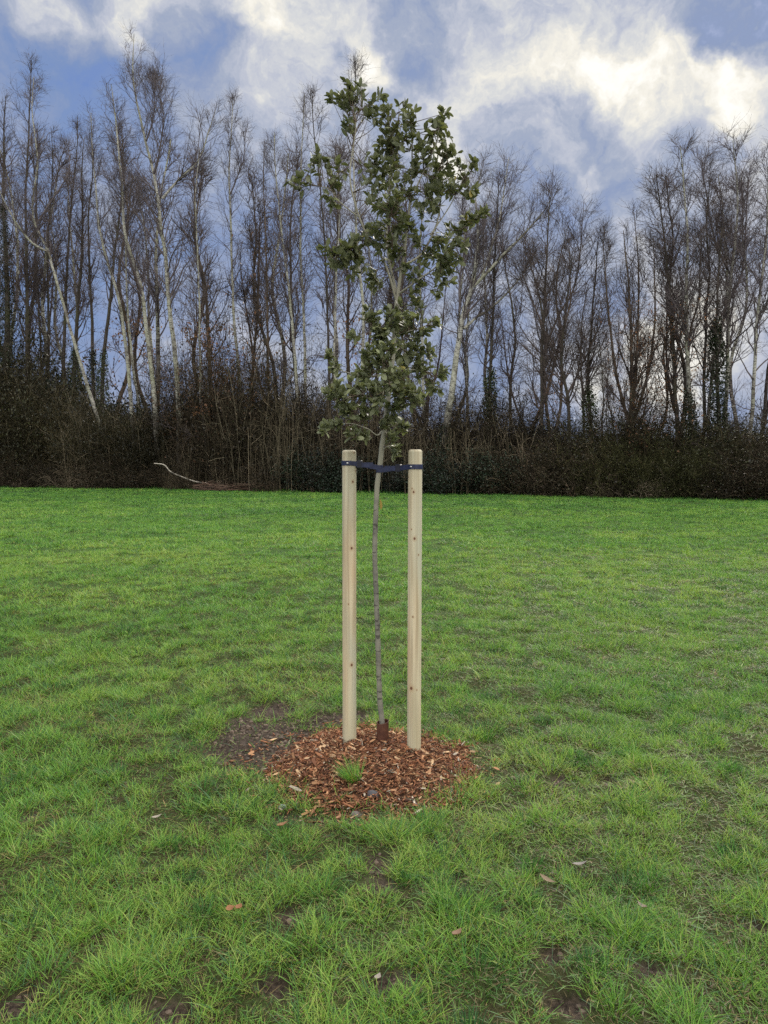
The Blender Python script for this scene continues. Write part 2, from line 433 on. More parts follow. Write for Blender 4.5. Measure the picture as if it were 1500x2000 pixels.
# ------------------------------------------------------------------ grass (nobody could count it: one object)
def grass_colors(rng, n, tint, dry):
    """own colour of each blade; tint 0..1 runs from deep to yellowish green, dry 0..1 is the share of straw"""
    pal = np.array([(.013, .054, .014), (.048, .150, .028), (.102, .250, .040), (.178, .325, .052), (.275, .350, .080)])
    x = np.clip(.2 + .8 * tint + rng.normal(0, .15, n), 0, 1) * (len(pal) - 1)
    i = np.clip(x.astype(int), 0, len(pal) - 2); f = (x - i)[:, None]
    c = pal[i] * (1 - f) + pal[i + 1] * f
    blue = (rng.random(n) < 0.10)[:, None]
    c = np.where(blue, np.array([.060, .150, .060]), c)
    d = rng.random(n) < dry
    straw = np.array([.34, .26, .11]) * (0.45 + 0.75 * rng.random((n, 1)))
    return np.where(d[:, None], straw, c), d
def blades(p, lean_dir, A, L, w, segs, rng, bs=1.0):
    """returns verts, faces: curved tapering blades"""
    n = len(p)
    side = np.stack([-np.sin(lean_dir), np.cos(lean_dir)], -1)
    tw = rng.uniform(-1.2, 1.2, n)
    sx = np.cos(lean_dir + math.pi / 2 + tw); sy = np.sin(lean_dir + math.pi / 2 + tw)
    sd_ = np.stack([sx, sy, np.zeros(n)], -1)
    h = np.stack([np.cos(lean_dir), np.sin(lean_dir), np.zeros(n)], -1)
    rows = []; q = p.copy(); bend = rng.uniform(0.25, 1.0, n) * bs
    for s in range(segs + 1):
        wid = w * (1.0, 0.9, 0.62, 0.3)[min(s, 3)] if segs == 3 else w * (1.0, 0.75, 0.3)[min(s, 2)]
        if s < segs: rows += [q - sd_ * wid[:, None] / 2, q + sd_ * wid[:, None] / 2]
        else: rows += [q]
        a = np.clip(A + bend * (s + 0.5) / segs, 0, 2.0)
        q = q + (h * np.sin(a)[:, None] + np.array([0, 0, 1.0]) * np.cos(a)[:, None]) * (L / segs)[:, None]
    k = len(rows); V = np.stack(rows, 1); b = np.arange(n) * k
    F4 = [np.stack([b + 2 * s, b + 2 * s + 1, b + 2 * s + 3, b + 2 * s + 2], -1) for s in range(segs - 1)]
    F3 = np.stack([b + k - 3, b + k - 2, b + k - 1], -1)
    return V, ([np.concatenate(F4)] if F4 else []) + [F3], k
def grass_band(rng, G, y0, y1, dens, segs, wide, tall, cf=9.5):
    """dens blades per m2 between distances y0 and y1, over the camera's wedge and a margin"""
    hw = lambda y: 0.56 * y + 1.1
    area = (hw(y0) + hw(y1)) * (y1 - y0)
    n_t = int(area * dens * 0.55 / 26); n_f = int(area * dens * 1.0); n_d = int(area * dens * .6) if y0 < 12 else 0
    def pts(n):
        y = np.sqrt((y0 + 1) ** 2 + ((y1 + 1) ** 2 - (y0 + 1) ** 2) * rng.random(n)) - 1
        return rng.uniform(-1, 1, n) * hw(y), y
    tx, ty = pts(n_t)
    tsize = np.clip(rng.lognormal(0, 0.36, n_t), 0.5, 1.9); tt = rng.normal(0, .13, n_t)
    deep = rng.random(n_t) < .10; tsize = np.where(deep, tsize * 1.35 + .2, tsize); tt = np.where(deep, tt - .75, tt)      # rank dark tufts
    pw = 1 + 1.3 * deep; k = rng.choice(n_t, n_t * 26, p=pw / pw.sum())
    rad = 0.045 * math.sqrt(wide) * tsize[k] * np.sqrt(-2 * np.log(1 - rng.random(len(k)) * 0.95)) * 0.8
    ph = rng.uniform(0, 2 * math.pi, len(k))
    # hummocks: rank, arching tufts a hand wide
    n_h = int(area * (8.0 if y0 < 12 else 4.0)); nb = max(22, int(dens * .0115)); hx, hy = pts(n_h); hs = rng.uniform(.6, 1.35, n_h)
    kh = rng.integers(0, n_h, n_h * nb); rh = .062 * math.sqrt(max(wide, 1) ** .8) * hs[kh] * np.sqrt(rng.random(len(kh))); ah = rng.uniform(0, 2 * math.pi, len(kh))
    hxx, hyy = hx[kh] + rh * np.cos(ah), hy[kh] + rh * np.sin(ah); th_ = np.where(rng.random(n_h) < .5, rng.normal(-.50, .08, n_h), rng.normal(-.04, .14, n_h))[kh]; nh = len(kh)
    bx, by = tx[k] + rad * np.cos(ph), ty[k] + rad * np.sin(ph)
    fx, fy = pts(n_f + n_d)
    x = np.r_[bx, fx, hxx]; y = np.r_[by, fy, hyy]
    out_dir = np.r_[ph + rng.normal(0, .5, len(k)), rng.uniform(0, 2 * math.pi, n_f + n_d), ah + rng.normal(0, .4, nh)]
    size = np.r_[tsize[k] ** 0.7, np.full(n_f, 0.72), np.full(n_d, .85), 1.15 * hs[kh]]; low = np.r_[np.zeros(len(k), bool), np.ones(n_f, bool), np.zeros(n_d + nh, bool)]; mat = np.r_[np.zeros(len(k) + n_f, bool), np.ones(n_d, bool), np.zeros(nh, bool)]; hum = np.r_[np.zeros(len(k) + n_f + n_d, bool), np.ones(nh, bool)]
    tint = np.r_[tt[k], np.zeros(n_f + n_d), th_]
    A = np.r_[0.20 + rad / 0.09 * 0.45 + rng.uniform(0, .3, len(k)), rng.uniform(0.2, 0.95, n_f), rng.uniform(1.1, 1.5, n_d), -.02 + rh / .08 * .7 + rng.uniform(0, .2, nh)]
    # what grows where
    mf = mulch_field(x, y); sf = soil_field(x, y)
    ed = edge_y(x) - y
    big = fbm(x * 0.55, y * 0.55, 11); small = 0.25 * fbm(x * 2.3, y * 2.3, 13, 2) + 0.75 * fbm(x * cf, y * cf, 15, 2); clump = sstep(.32, .58, small)
    keep = (mf > 1.0 + .45 * (fbm(x * 9, y * 9, 91) - .5) + 0.09 * rng.normal(0, 1, len(x))) & (rng.random(len(x)) > sf * 0.97) & (ed > -0.3 - 0.5 * rng.random(len(x)))
    keep &= rng.random(len(x)) < np.where(hum, 1.0, np.where(mat, .8 + .2 * clump, np.where(low, .5 + .5 * clump, .2 + .8 * clump)))
    keep &= y < 62
    x, y, out_dir, size, tint, A, big, small, low, clump, ed, mat, hum = [v[keep] for v in (x, y, out_dir, size, tint, A, big, small, low, clump, ed, mat, hum)]
    n = len(x)
    rank = sstep(1.3, .0, ed) * vnoise(x * .7, y * .7, 61)
    hgt = 0.053 * size * np.where(hum, 1.15, 0.52 + 1.08 * clump) * (1 + 2.2 * rank) * rng.uniform(0.55, 1.35, n) * tall
    dry = np.clip(0.12 + 0.50 * sstep(0.5, 0.72, .5 * fbm(x * 1.7, y * 1.7, 19) + .5 * fbm(x * 6, y * 6, 29)) - 0.10 * sstep(8, 20, y), 0, 1) * (1 - 0.5 * sstep(10, 30, y))
    dry = dry + np.where(low, .10, -.04) * (1 - .6 * sstep(8, 20, y))
    hgt = np.where(mat, rng.uniform(.025, .06, n), hgt); dry = np.where(mat, .52, np.where(hum, dry * .35, dry))
    yel = 0.50 + 0.7 * (big - 0.5) + 0.22 * (clump - .5) + tint - .35 * rank - .22 * sstep(9, 35, y)
    c, isdry = grass_colors(rng, n, yel, dry)
    A = np.where(isdry & ~mat, A + rng.uniform(0.3, 0.9, n), A)
    c = np.where((mat & isdry)[:, None], c * rng.uniform(.18, .60, (n, 1)), np.where(mat[:, None], c * .7, c))
    out_dir = out_dir + 0.0
    L = hgt * np.where(isdry, 0.8, 1.0)
    w = rng.uniform(0.0018, 0.0036, n) * wide
    p = np.stack([x, y, height(x, y) - 0.006 + np.where(mat, rng.uniform(.008, .02, n), 0)], -1)
    V, F, k_ = blades(p, out_dir, A, L, w, segs, rng, np.where(mat, .25, 1.0))
    C = np.repeat(c[:, None, :], k_, 1)
    C[:, :2] = C[:, :2] * 0.7 + np.array([.17, .15, .05]) * 0.3     # pale blade bases
    G.add(V, F, C.reshape(-1, 3))
rg = np.random.default_rng(5)
G = Geo()
grass_band(rg, G, 1.5, 3.2, 12000, 3, 1.0, 1.0)
grass_band(rg, G, 3.2, 5.2, 10000, 3, 1.15, 1.0)
grass_band(rg, G, 5.2, 8.0, 6500, 2, 1.6, 1.0, 8.0)
grass_band(rg, G, 8.0, 13.0, 3200, 2, 2.4, 1.1, 6.0)
grass_band(rg, G, 13.0, 22.0, 1300, 2, 3.8, 1.25, 4.2)
grass_band(rg, G, 22.0, 38.0, 480, 2, 6.5, 1.4, 2.8)
grass_band(rg, G, 38.0, 60.0, 180, 2, 10.0, 1.5, 2.0)
tag(link("grass", G.mesh("grass", M_grass)), kind='stuff', label="short rough green grass covering the whole field", cat="grass")
print("grass verts", G.n)

# ------------------------------------------------------------------ mulch bed, soil crumbs, stones, dead leaves
def chips():
    rng = np.random.default_rng(8)
    n = 17000
    a = rng.uniform(0, 2 * math.pi, n); r = np.sqrt(rng.random(n)) * 1.15
    x = MC[0] + np.cos(a) * r * MRX; y = MC[1] + np.sin(a) * r * MRY
    ex = rng.random(n) < 0.07                       # kicked out past the rim
    x = np.where(ex, MC[0] + np.cos(a) * MRX * rng.uniform(1.0, 1.5, n) - 0.05, x); y = np.where(ex, MC[1] + np.sin(a) * MRY * rng.uniform(1.0, 1.3, n), y)
    ok = (mulch_field(x, y) < 1.04 + .5 * (fbm(x * 9, y * 9, 91) - .5) + 0.1 * rng.random(n)) | ex
    x, y = x[ok], y[ok]; n = len(x)
    L = np.clip(rng.lognormal(-4.32, .60, n), .006, .075); W = np.clip(L * rng.uniform(.14, .42, n), .003, .02); H = rng.uniform(.0015, .004, n)
    z = height(x, y) + rng.uniform(-.008, .022, n)
    for spx, spy in ((682, 1452), (809, 1470), (748, 1450)):
        sp = on_ground(spx, spy, .07); z = z + .007 * np.exp(-((x - sp[0]) ** 2 + (y - sp[1] - .04) ** 2) / .075 ** 2)
    yaw = rng.uniform(0, 2 * math.pi, n); pit = rng.normal(0, .32, n); rol = rng.normal(0, .5, n)
    f = np.stack([np.cos(yaw) * np.cos(pit), np.sin(yaw) * np.cos(pit), np.sin(pit)], -1)
    s = np.stack([-np.sin(yaw), np.cos(yaw), np.zeros(n)], -1); u = np.cross(f, s)
    s2 = s * np.cos(rol)[:, None] + u * np.sin(rol)[:, None]; u2 = np.cross(f, s2)
    p = np.stack([x, y, z], -1)
    t1, t2 = rng.uniform(.15, .9, n), rng.uniform(.15, .9, n)
    V = []
    for hz in (-1, 1):
        for e, tw in ((-1, t1), (1, t2)):
            for w_ in (-1, 1):
                V.append(p + f * (L * e / 2)[:, None] + s2 * (W * w_ * tw / 2)[:, None] + u2 * (H * hz / 2)[:, None])
        V.append(p + s2 * (W / 2)[:, None] + u2 * (H * hz / 2)[:, None]); V.append(p - s2 * (W / 2)[:, None] + u2 * (H * hz / 2)[:, None])
    V = np.stack(V, 1)                              # per layer: bl br fl fr midR midL
    ring = [0, 5, 2, 3, 4, 1]
    ring = [0, 5, 2, 3, 4, 1]
    b = np.arange(n)[:, None] * 12
    top = b + np.array([r_ + 6 for r_ in ring])[None]; bot = b + np.array(ring[::-1])[None]
    sides = [np.concatenate([b + ring[i], b + ring[(i + 1) % 6], b + ring[(i + 1) % 6] + 6, b + ring[i] + 6], 1) for i in range(6)]
    pal = np.array([(.20, .085, .045), (.27, .12, .06), (.14, .06, .035), (.33, .18, .095), (.40, .27, .16), (.09, .045, .03), (.36, .31, .25)])
    k = rng.choice(7, n, p=[.25, .20, .18, .13, .06, .15, .03])
    big = L > .05
    k = np.where(big & (rng.random(n) < .45), rng.choice([3, 4, 6], n), k)
    c = pal[k] * rng.uniform(.65, 1.4, (n, 1))
    me = mesh_np("wood_chips", V, [top, bot] + [np.concatenate(sides)], M_chip, np.repeat(c, 12, 0), smooth=False)
    tag(link("wood_chips", me), "bed of reddish brown wood chips round the young tree", "wood chips", kind='stuff')
chips()
def lumps(n, xs, ys, size, rng, G, cols, sink=0.3):
    """n irregular small lumps at xs, ys"""
    th = np.array([0.0, .9, 1.75, 2.5]); k = 7
    for i in range(n):
        s = size[i]; V = []; sc = rng.uniform(.6, 1.2, 3) * np.array([1, 1, .65])
        for t in th[1:]:
            for j in range(k):
                a = j * 2 * math.pi / k + rng.normal(0, .15)
                V.append(np.array([math.sin(t) * math.cos(a), math.sin(t) * math.sin(a), math.cos(t)]) * s * sc * rng.uniform(.8, 1.15))
        V.append(np.array([0, 0, s * sc[2]])); V = np.array(V) + np.array([xs[i], ys[i], float(height(np.array(xs[i]), np.array(ys[i]))) + s * sc[2] * (1 - sink) * 0.4])
        q = [[r * k + j, r * k + k + j, r * k + k + (j + 1) % k, r * k + (j + 1) % k] for r in range(2) for j in range(k)]
        t3 = [[3 * k, j, (j + 1) % k] for j in range(k)]
        G.add(V, [np.array(q), np.array(t3)], cols[i])
def crumbs():
    rng = np.random.default_rng(12)
    n = 5000
    c = rng.integers(0, len(SOILP), n * 2)
    w = np.array([a * b for _, a, b in SOILP]); c = rng.choice(len(SOILP), n, p=w / w.sum())
    P = np.array([p for p, _, _ in SOILP])[c]; A = np.array([(a, b) for _, a, b in SOILP])[c]
    x = P[:, 0] + rng.normal(0, .6, n) * A[:, 0]; y = P[:, 1] + rng.normal(0, .8, n) * A[:, 1]
    ok = (soil_field(x, y) > .5) & (mulch_field(x, y) > 1.02); x, y = x[ok][:900], y[ok][:900]; n = len(x)
    g = Geo(); lumps(n, x, y, np.clip(rng.lognormal(-5.0, .5, n), .003, .02), rng, g, np.array([.085, .062, .046]) * rng.uniform(.6, 1.7, (n, 1)))
    tag(link("soil_crumbs", g.mesh("soil_crumbs", M_stone, False)), "loose crumbs of brown earth on the bare patches", "soil", kind='stuff')
crumbs()
for px, py, s, c, lab in ((728, 1552, .028, (.07, .07, .08), "dark grey stone half sunk at the front of the wood chips"),
                          (811, 1567, .024, (.17, .22, .23), "bluish green stone at the lower right rim of the wood chips"),
                          (690, 1543, .020, (.36, .25, .15), "round tan stone below the grass tuft in the wood chips"),
                          (551, 1566, .020, (.19, .21, .25), "small blue grey stone in the grass left of the wood chips"),
                          (698, 1588, .034, (.15, .125, .115), "flat grey brown clod of earth below the wood chips")):
    rng = np.random.default_rng(int(px)); g = Geo(); p = on_ground(px, py, .03 if py < 1580 else 0)
    lumps(1, [p[0]], [p[1]], [s], rng, g, [c], .1)
    me = g.mesh("stone", M_stone); me.transform(__import__('mathutils').Matrix.Translation((-p[0], -p[1], 0)))
    tag(link("stone" if "clod" not in lab else "earth_clod", me, loc=(p[0], p[1], 0)), lab, "stone" if "clod" not in lab else "clod")
def dead_leaf(px, py, L, W, c, yaw, lab, lift=.035, tilt=.2):
    rng = np.random.default_rng(int(px + py)); p = on_ground(px, py, .03)
    n = 7; t = np.linspace(0, 1, n); wid = W * np.sin(np.pi * t ** .8) * .5 + .0008
    x = (t - .5) * L; curl = .25 * L * (t - .5) ** 2 * 3
    V = []
    for s in (-1, 0, 1):
        V += [np.array([x[i], s * wid[i], curl[i] + abs(s) * wid[i] * .5]) for i in range(n)]
    V = np.array(V); V2 = V - np.array([0, 0, .0012])
    q = [[r * n + i, r * n + i + 1, r * n + n + i + 1, r * n + n + i] for r in range(2) for i in range(n - 1)]
    qb = [[b_ + 3 * n for b_ in f[::-1]] for f in q]
    g = Geo(); g.add(np.vstack([V, V2]), [np.array(q + qb)], np.array(c) * .75)
    o = link("dead_leaf", g.mesh("dead_leaf", M_dryleaf), loc=(p[0], p[1], float(height(np.array(p[0]), np.array(p[1]))) + lift))
    o.rotation_euler = (rng.uniform(-tilt, tilt), rng.uniform(-tilt, tilt), yaw)
    tag(o, lab, "dead leaf")
dead_leaf(1133, 1691, .06, .022, (.34, .31, .29), .1, "pale grey dead leaf lying flat in the grass right of centre", .045)
dead_leaf(1070, 1724, .07, .018, (.33, .25, .17), -.8, "narrow tan dead leaf just below the pale grey leaf", .045)
dead_leaf(1255, 1787, .05, .014, (.36, .29, .24), 1.9, "thin pinkish dead leaf standing under a big grass tuft", .05)
dead_leaf(893, 1833, .05, .026, (.30, .19, .13), .9, "brown dead leaf in the grass below the wood chips", .045)
dead_leaf(738, 1900, .035, .018, (.42, .37, .33), 1.2, "small whitish dead leaf on dark soil at the bottom", .03)
dead_leaf(450, 1791, .032, .024, (.40, .20, .10), .3, "left one of two small orange dead leaves in the grass", .045)
dead_leaf(467, 1790, .030, .022, (.36, .17, .09), 1.1, "right one of two small orange dead leaves in the grass", .045)
dead_leaf(552, 1626, .05, .028, (.36, .20, .11), .5, "orange brown dead leaf left below the wood chips", .045)
dead_leaf(662, 1592, .035, .018, (.50, .27, .16), .9, "salmon pink dead leaf just under the chip bed rim", .03)
dead_leaf(306, 1598, .045, .016, (.45, .40, .34), .5, "pale dead leaf in grass at the left of the chip bed", .045)
def tuft():
    rng = np.random.default_rng(3); p0 = on_ground(690, 1520, .06); n = 260
    ph = rng.uniform(0, 2 * math.pi, n); r = .035 * np.sqrt(rng.random(n))
    p = np.stack([r * np.cos(ph), r * np.sin(ph), np.zeros(n)], -1)
    V, F, k = blades(p, ph * .6 + 1.2, .2 + r / .05 * .5, rng.uniform(.06, .15, n), rng.uniform(.002, .0035, n), 3, rng)
    c, _ = grass_colors(rng, n, np.full(n, .42), .06)
    o = link("grass_tuft", mesh_np("grass_tuft", V, F, M_grass, np.repeat(c, k, 0)), loc=(p0[0], p0[1], float(height(np.array(p0[0]), np.array(p0[1]))) - .005))
    tag(o, "lone tuft of green grass growing through the wood chips", "grass tuft")
tuft()

# ------------------------------------------------------------------ stakes
def wood_mat(name, seed, knots):
    m, N = material(name)
    co = N.n('ShaderNodeTexCoord').outputs['Object']
    off = N.vmath('ADD', co, (seed * 3.1, seed * 1.7, seed))
    mp = N.n('ShaderNodeMapping', ins={'Vector': off, 'Scale': (26.0, 26.0, 1.3)})
    g = N.noise(mp, 1.6, 2.0, 0.5)
    big = N.noise(N.n('ShaderNodeMapping', ins={'Vector': off, 'Scale': (9.0, 9.0, .9)}), 1.2, 3.0)
    fine = N.noise(N.n('ShaderNodeMapping', ins={'Vector': off, 'Scale': (75.0, 75.0, 1.6)}), 1.0, 1.0)
    c = N.mix(N.rng(g, .32, .68, 0, 1), (.57, .50, .36), (.42, .355, .24))
    c = N.mix(N.rng(big, .46, .64, 0, .85), c, (.45, .44, .345))
    c = N.mix(N.rng(big, .48, .30, 0, .7), c, (.54, .39, .25))
    z = N.n('ShaderNodeSeparateXYZ', ins={0: co}).outputs[2]
    c = N.mix(N.rng(z, 0.55, 0.0, 0, .55), c, (.40, .38, .26))       # greenish treated foot
    c = N.mix(N.rng(N.math('ADD', z, N.math('MULTIPLY', g, .08)), .13, .05, 0, .6), c, (.20, .15, .09))
    c = N.mix(N.rng(fine, .50, .74, 0, .42), c, (.27, .205, .13))
    for kx, ky, kz, r in knots:
        d = N.vmath('DISTANCE', N.vmath('MULTIPLY', co, (1, 1, .8)), (kx, ky, kz * .8), out=1)
        c = N.mix(N.rng(d, r * 3.2, r, 0, .40), c, (.36, .23, .12))
        c = N.mix(N.rng(d, r * 1.15, r * .7, 0, .95), c, (.13, .055, .032))
    finish(N, principled(N, c, 0.75, 0.25, bump(N, N.math('ADD', g, fine), 0.12, 0.002))); return m
def stake(name, label, top, bot, Y, seed, knots_px):
    T_, B_ = at(*top, Y), at(*bot, Y)
    zb = B_[2] - .05; H = T_[2] - zb
    r = .5 * 27.2 / FPX * Y
    prof = [(r * 1.02, 0), (r * 1.0, .1), (r * 1.0, .5), (r, 1.0), (r, H - .6), (r, H - .012), (r - .0025, H - .005), (r - .009, H - .0005), (r - .013, H)]
    k = 40; rng = np.random.default_rng(seed); V = []
    zz = np.concatenate([np.linspace(0, H - .014, 24), [p_[1] for p_ in prof[5:]]]); rr = np.concatenate([np.full(24, r), [p_[0] for p_ in prof[5:]]])
    for z_, r_ in zip(zz, rr):
        for j in range(k):
            a = j * 2 * math.pi / k
            w = 1 + .012 * math.sin(2 * a + seed) + .010 * (float(vnoise(np.array(z_ * 2.2 + seed), np.array(math.cos(a) * 1.5))) - .5)
            V.append((r_ * w * math.cos(a), r_ * w * math.sin(a), z_))
    n = len(zz)
    q = [[i * k + j, i * k + (j + 1) % k, i * k + k + (j + 1) % k, i * k + k + j] for i in range(n - 1) for j in range(k)]
    cap = [[(n - 1) * k + j for j in range(k)]]
    kn = []
    for px, py, rp in knots_px:
        P = at(px, py, Y - r); P = P - np.array([B_[0], Y, zb]); x = np.clip(P[0], -r * .97, r * .97)
        kn.append((x, -math.sqrt(r * r - x * x), P[2], rp / FPX * Y))
    o = link(name, mesh_np(name, np.array(V), [np.array(q), np.array(cap)], wood_mat("stake_wood_" + str(seed), seed, kn)), loc=(B_[0], Y, zb))
    o.rotation_euler = (0, math.atan2(T_[0] - B_[0], H), 0)
    tag(o, label, "stake", "round timber stakes beside the young tree")
    return o, r
YL, YR = on_ground(682, 1452, .075)[1] + .04, on_ground(809, 1470, .07)[1] + .04
stL, rL = stake("wooden_stake", "round pale timber stake left of the young tree's trunk", (682, 879), (682.5, 1452), YL, 1, [(688, 941, 1.9), (686, 1071, 2.3), (690, 884, 1.5), (686.5, 1299, 2.4), (693, 920, 1.6), (680, 1180, 1.0)])
stR, rR = stake("wooden_stake", "round pale timber stake right of the young tree's trunk", (811, 878), (808.5, 1470), YR, 2, [(807, 961, 2.0), (804, 954, 1.0), (809, 1052, 2.2), (803, 1034, 1.0), (803, 1345, 2.9), (814, 1348, 1.0), (798, 932, 1.2), (817, 1084, 1.2), (806, 1205, 1.4)])

# ------------------------------------------------------------------ the young evergreen oak
YT = on_ground(748, 1450, .075)[1]
def P3(path, Y=None):
    """(px, py[, depth offset]) -> points"""
    return np.array([at(q[0], q[1], (Y or YT) + (q[2] if len(q) > 2 else 0)) for q in path])
def oak():
    rng = np.random.default_rng(21)
    root = empty("young_oak_tree", (at(748, 1450, YT)[0], YT, .06))
    tag(root, "young evergreen holm oak with slim trunk standing between two timber stakes", "young tree")
    O = np.array(root.location)
    main = [(748, 1462), (747, 1430), (745, 1400), (742, 1370), (739, 1290), (737, 1220), (734, 1140), (732, 1080), (733, 1030), (735, 985), (736, 955), (739, 930), (743, 900), (746, 872), (752, 830), (757, 790), (763, 740), (768, 690), (772, 630), (776, 580)]
    limbs = [([(776, 582), (768, 545, .03), (759, 505, .05), (755, 440, .08), (760, 360, .1), (770, 285, .1), (781, 218, .12)], .0075, .002),
             ([(776, 582), (783, 530, 0), (791, 480, -.02), (798, 420, -.04), (804, 340, -.03), (805, 240, 0)], .0095, .002),
             ([(775, 590), (751, 513, -.06), (716, 457, -.1), (698, 413, -.12), (684, 355, -.14), (687, 302, -.12), (695, 252, -.12), (692, 215, -.1), (680, 172, -.1)], .0065, .0016),
             ([(702, 425, -.11), (676, 405, -.13), (657, 388, -.15), (643, 369, -.17), (613, 362, -.2), (592, 355, -.2)], .0038, .0013),
             ([(786, 520, 0), (824, 495, .08), (851, 443, .12), (860, 396, .14), (865, 330, .13), (861, 240, .1)], .0065, .0018),
             ([(777, 575), (815, 548, -.08), (858, 515, -.14), (888, 468, -.16), (912, 440, -.18), (938, 417, -.2)], .0055, .0014),
             ([(801, 400, -.04), (818, 355, -.08), (836, 318, -.1), (850, 285, -.12), (859, 245, -.12)], .0042, .0014),
             ([(840, 460, .1), (880, 400, .18), (905, 350, .2), (926, 318, .2)], .004, .0013),
             ([(770, 665), (742, 640, -.1), (715, 628, -.16), (702, 618, -.18)], .004, .0013),
             ([(764, 735), (735, 752, -.12), (700, 772, -.2), (655, 778, -.26)], .005, .0014),
             ([(752, 828), (738, 850, -.08), (719, 838, -.14), (684, 827, -.2), (638, 832, -.26)], .0045, .0014),
             ([(766, 720), (795, 722, .08), (825, 724, .14), (857, 731, .2)], .0045, .0013),
             ([(771, 655), (795, 648, .1), (820, 640, .16), (850, 630, .22)], .004, .0013),
             ([(757, 795), (780, 790, -.1), (800, 783, -.16), (815, 776, -.2)], .004, .0013),
             ([(765, 728), (720, 735, .1), (680, 728, .16), (650, 715, .2), (640, 690, .22)], .0045, .0013),
             ([(747, 880), (757, 872, -.05), (766, 880, -.1)], .003, .0013),
             ([(768, 695), (760, 715, -.16), (752, 740, -.24), (748, 770, -.28)], .004, .0013),
             ([(768, 690), (785, 680, .14), (800, 700, .24)], .004, .0013),
             ([(790, 490), (770, 470, -.14), (762, 440, -.2), (768, 400, -.22)], .0045, .0013),
             ([(716, 457, -.1), (690, 480, -.14), (655, 497, -.18)], .0035, .0012),
             ([(755, 800), (765, 830, .06), (780, 838, .1)], .003, .0012)]
    g = Geo(); mp = resample(P3(main), 90); n = len(mp)
    mp[:, 0] += .0015 * (fbm(np.arange(n) * .35, np.zeros(n), 5) - .5) * 2
    rad = np.interp(np.linspace(0, 1, n), [0, .1, .5, .62, .8, 1], [.0155, .0145, .0135, .014, .0128, .0115])
    rad = rad * (1 + .10 * (fbm(np.arange(n) * .6, np.zeros(n), 9) - .5))
    V, F = tubes(mp[None] - O, rad[None], 14); g.add(V, F)
    samples = []; limb_pts = []
    for path, r0, r1 in limbs:
        q = resample(P3(path), 26); V, F = tubes(q[None] - O, np.linspace(r0, r1, 26)[None], 8); g.add(V, F)
        limb_pts.append((q, np.linspace(r0, r1, 26)))
    m, N = material("oak_bark")
    co = N.n('ShaderNodeTexCoord').outputs['Object']
    h = N.noise(N.n('ShaderNodeMapping', ins={'Vector': co, 'Scale': (22, 22, 60)}), 1.0, 4.0)
    c = N.mix(N.rng(N.noise(co, 14.0, 3.0), .35, .65, 0, 1), (.135, .13, .115), (.22, .21, .175))
    c = N.mix(N.rng(h, .56, .66, 0, .8), c, (.05, .045, .042))
    z = N.n('ShaderNodeSeparateXYZ', ins={0: co}).outputs[2]
    c = N.mix(N.rng(N.math('ADD', z, N.math('MULTIPLY', N.noise(co, 3.0), .3)), 1.45, 1.55, 0, .8), c, (.30, .29, .23))
    finish(N, principled(N, c, .8, .25, bump(N, h, .5, .002)))
    trunk = link("trunk", g.mesh("trunk", m), root)
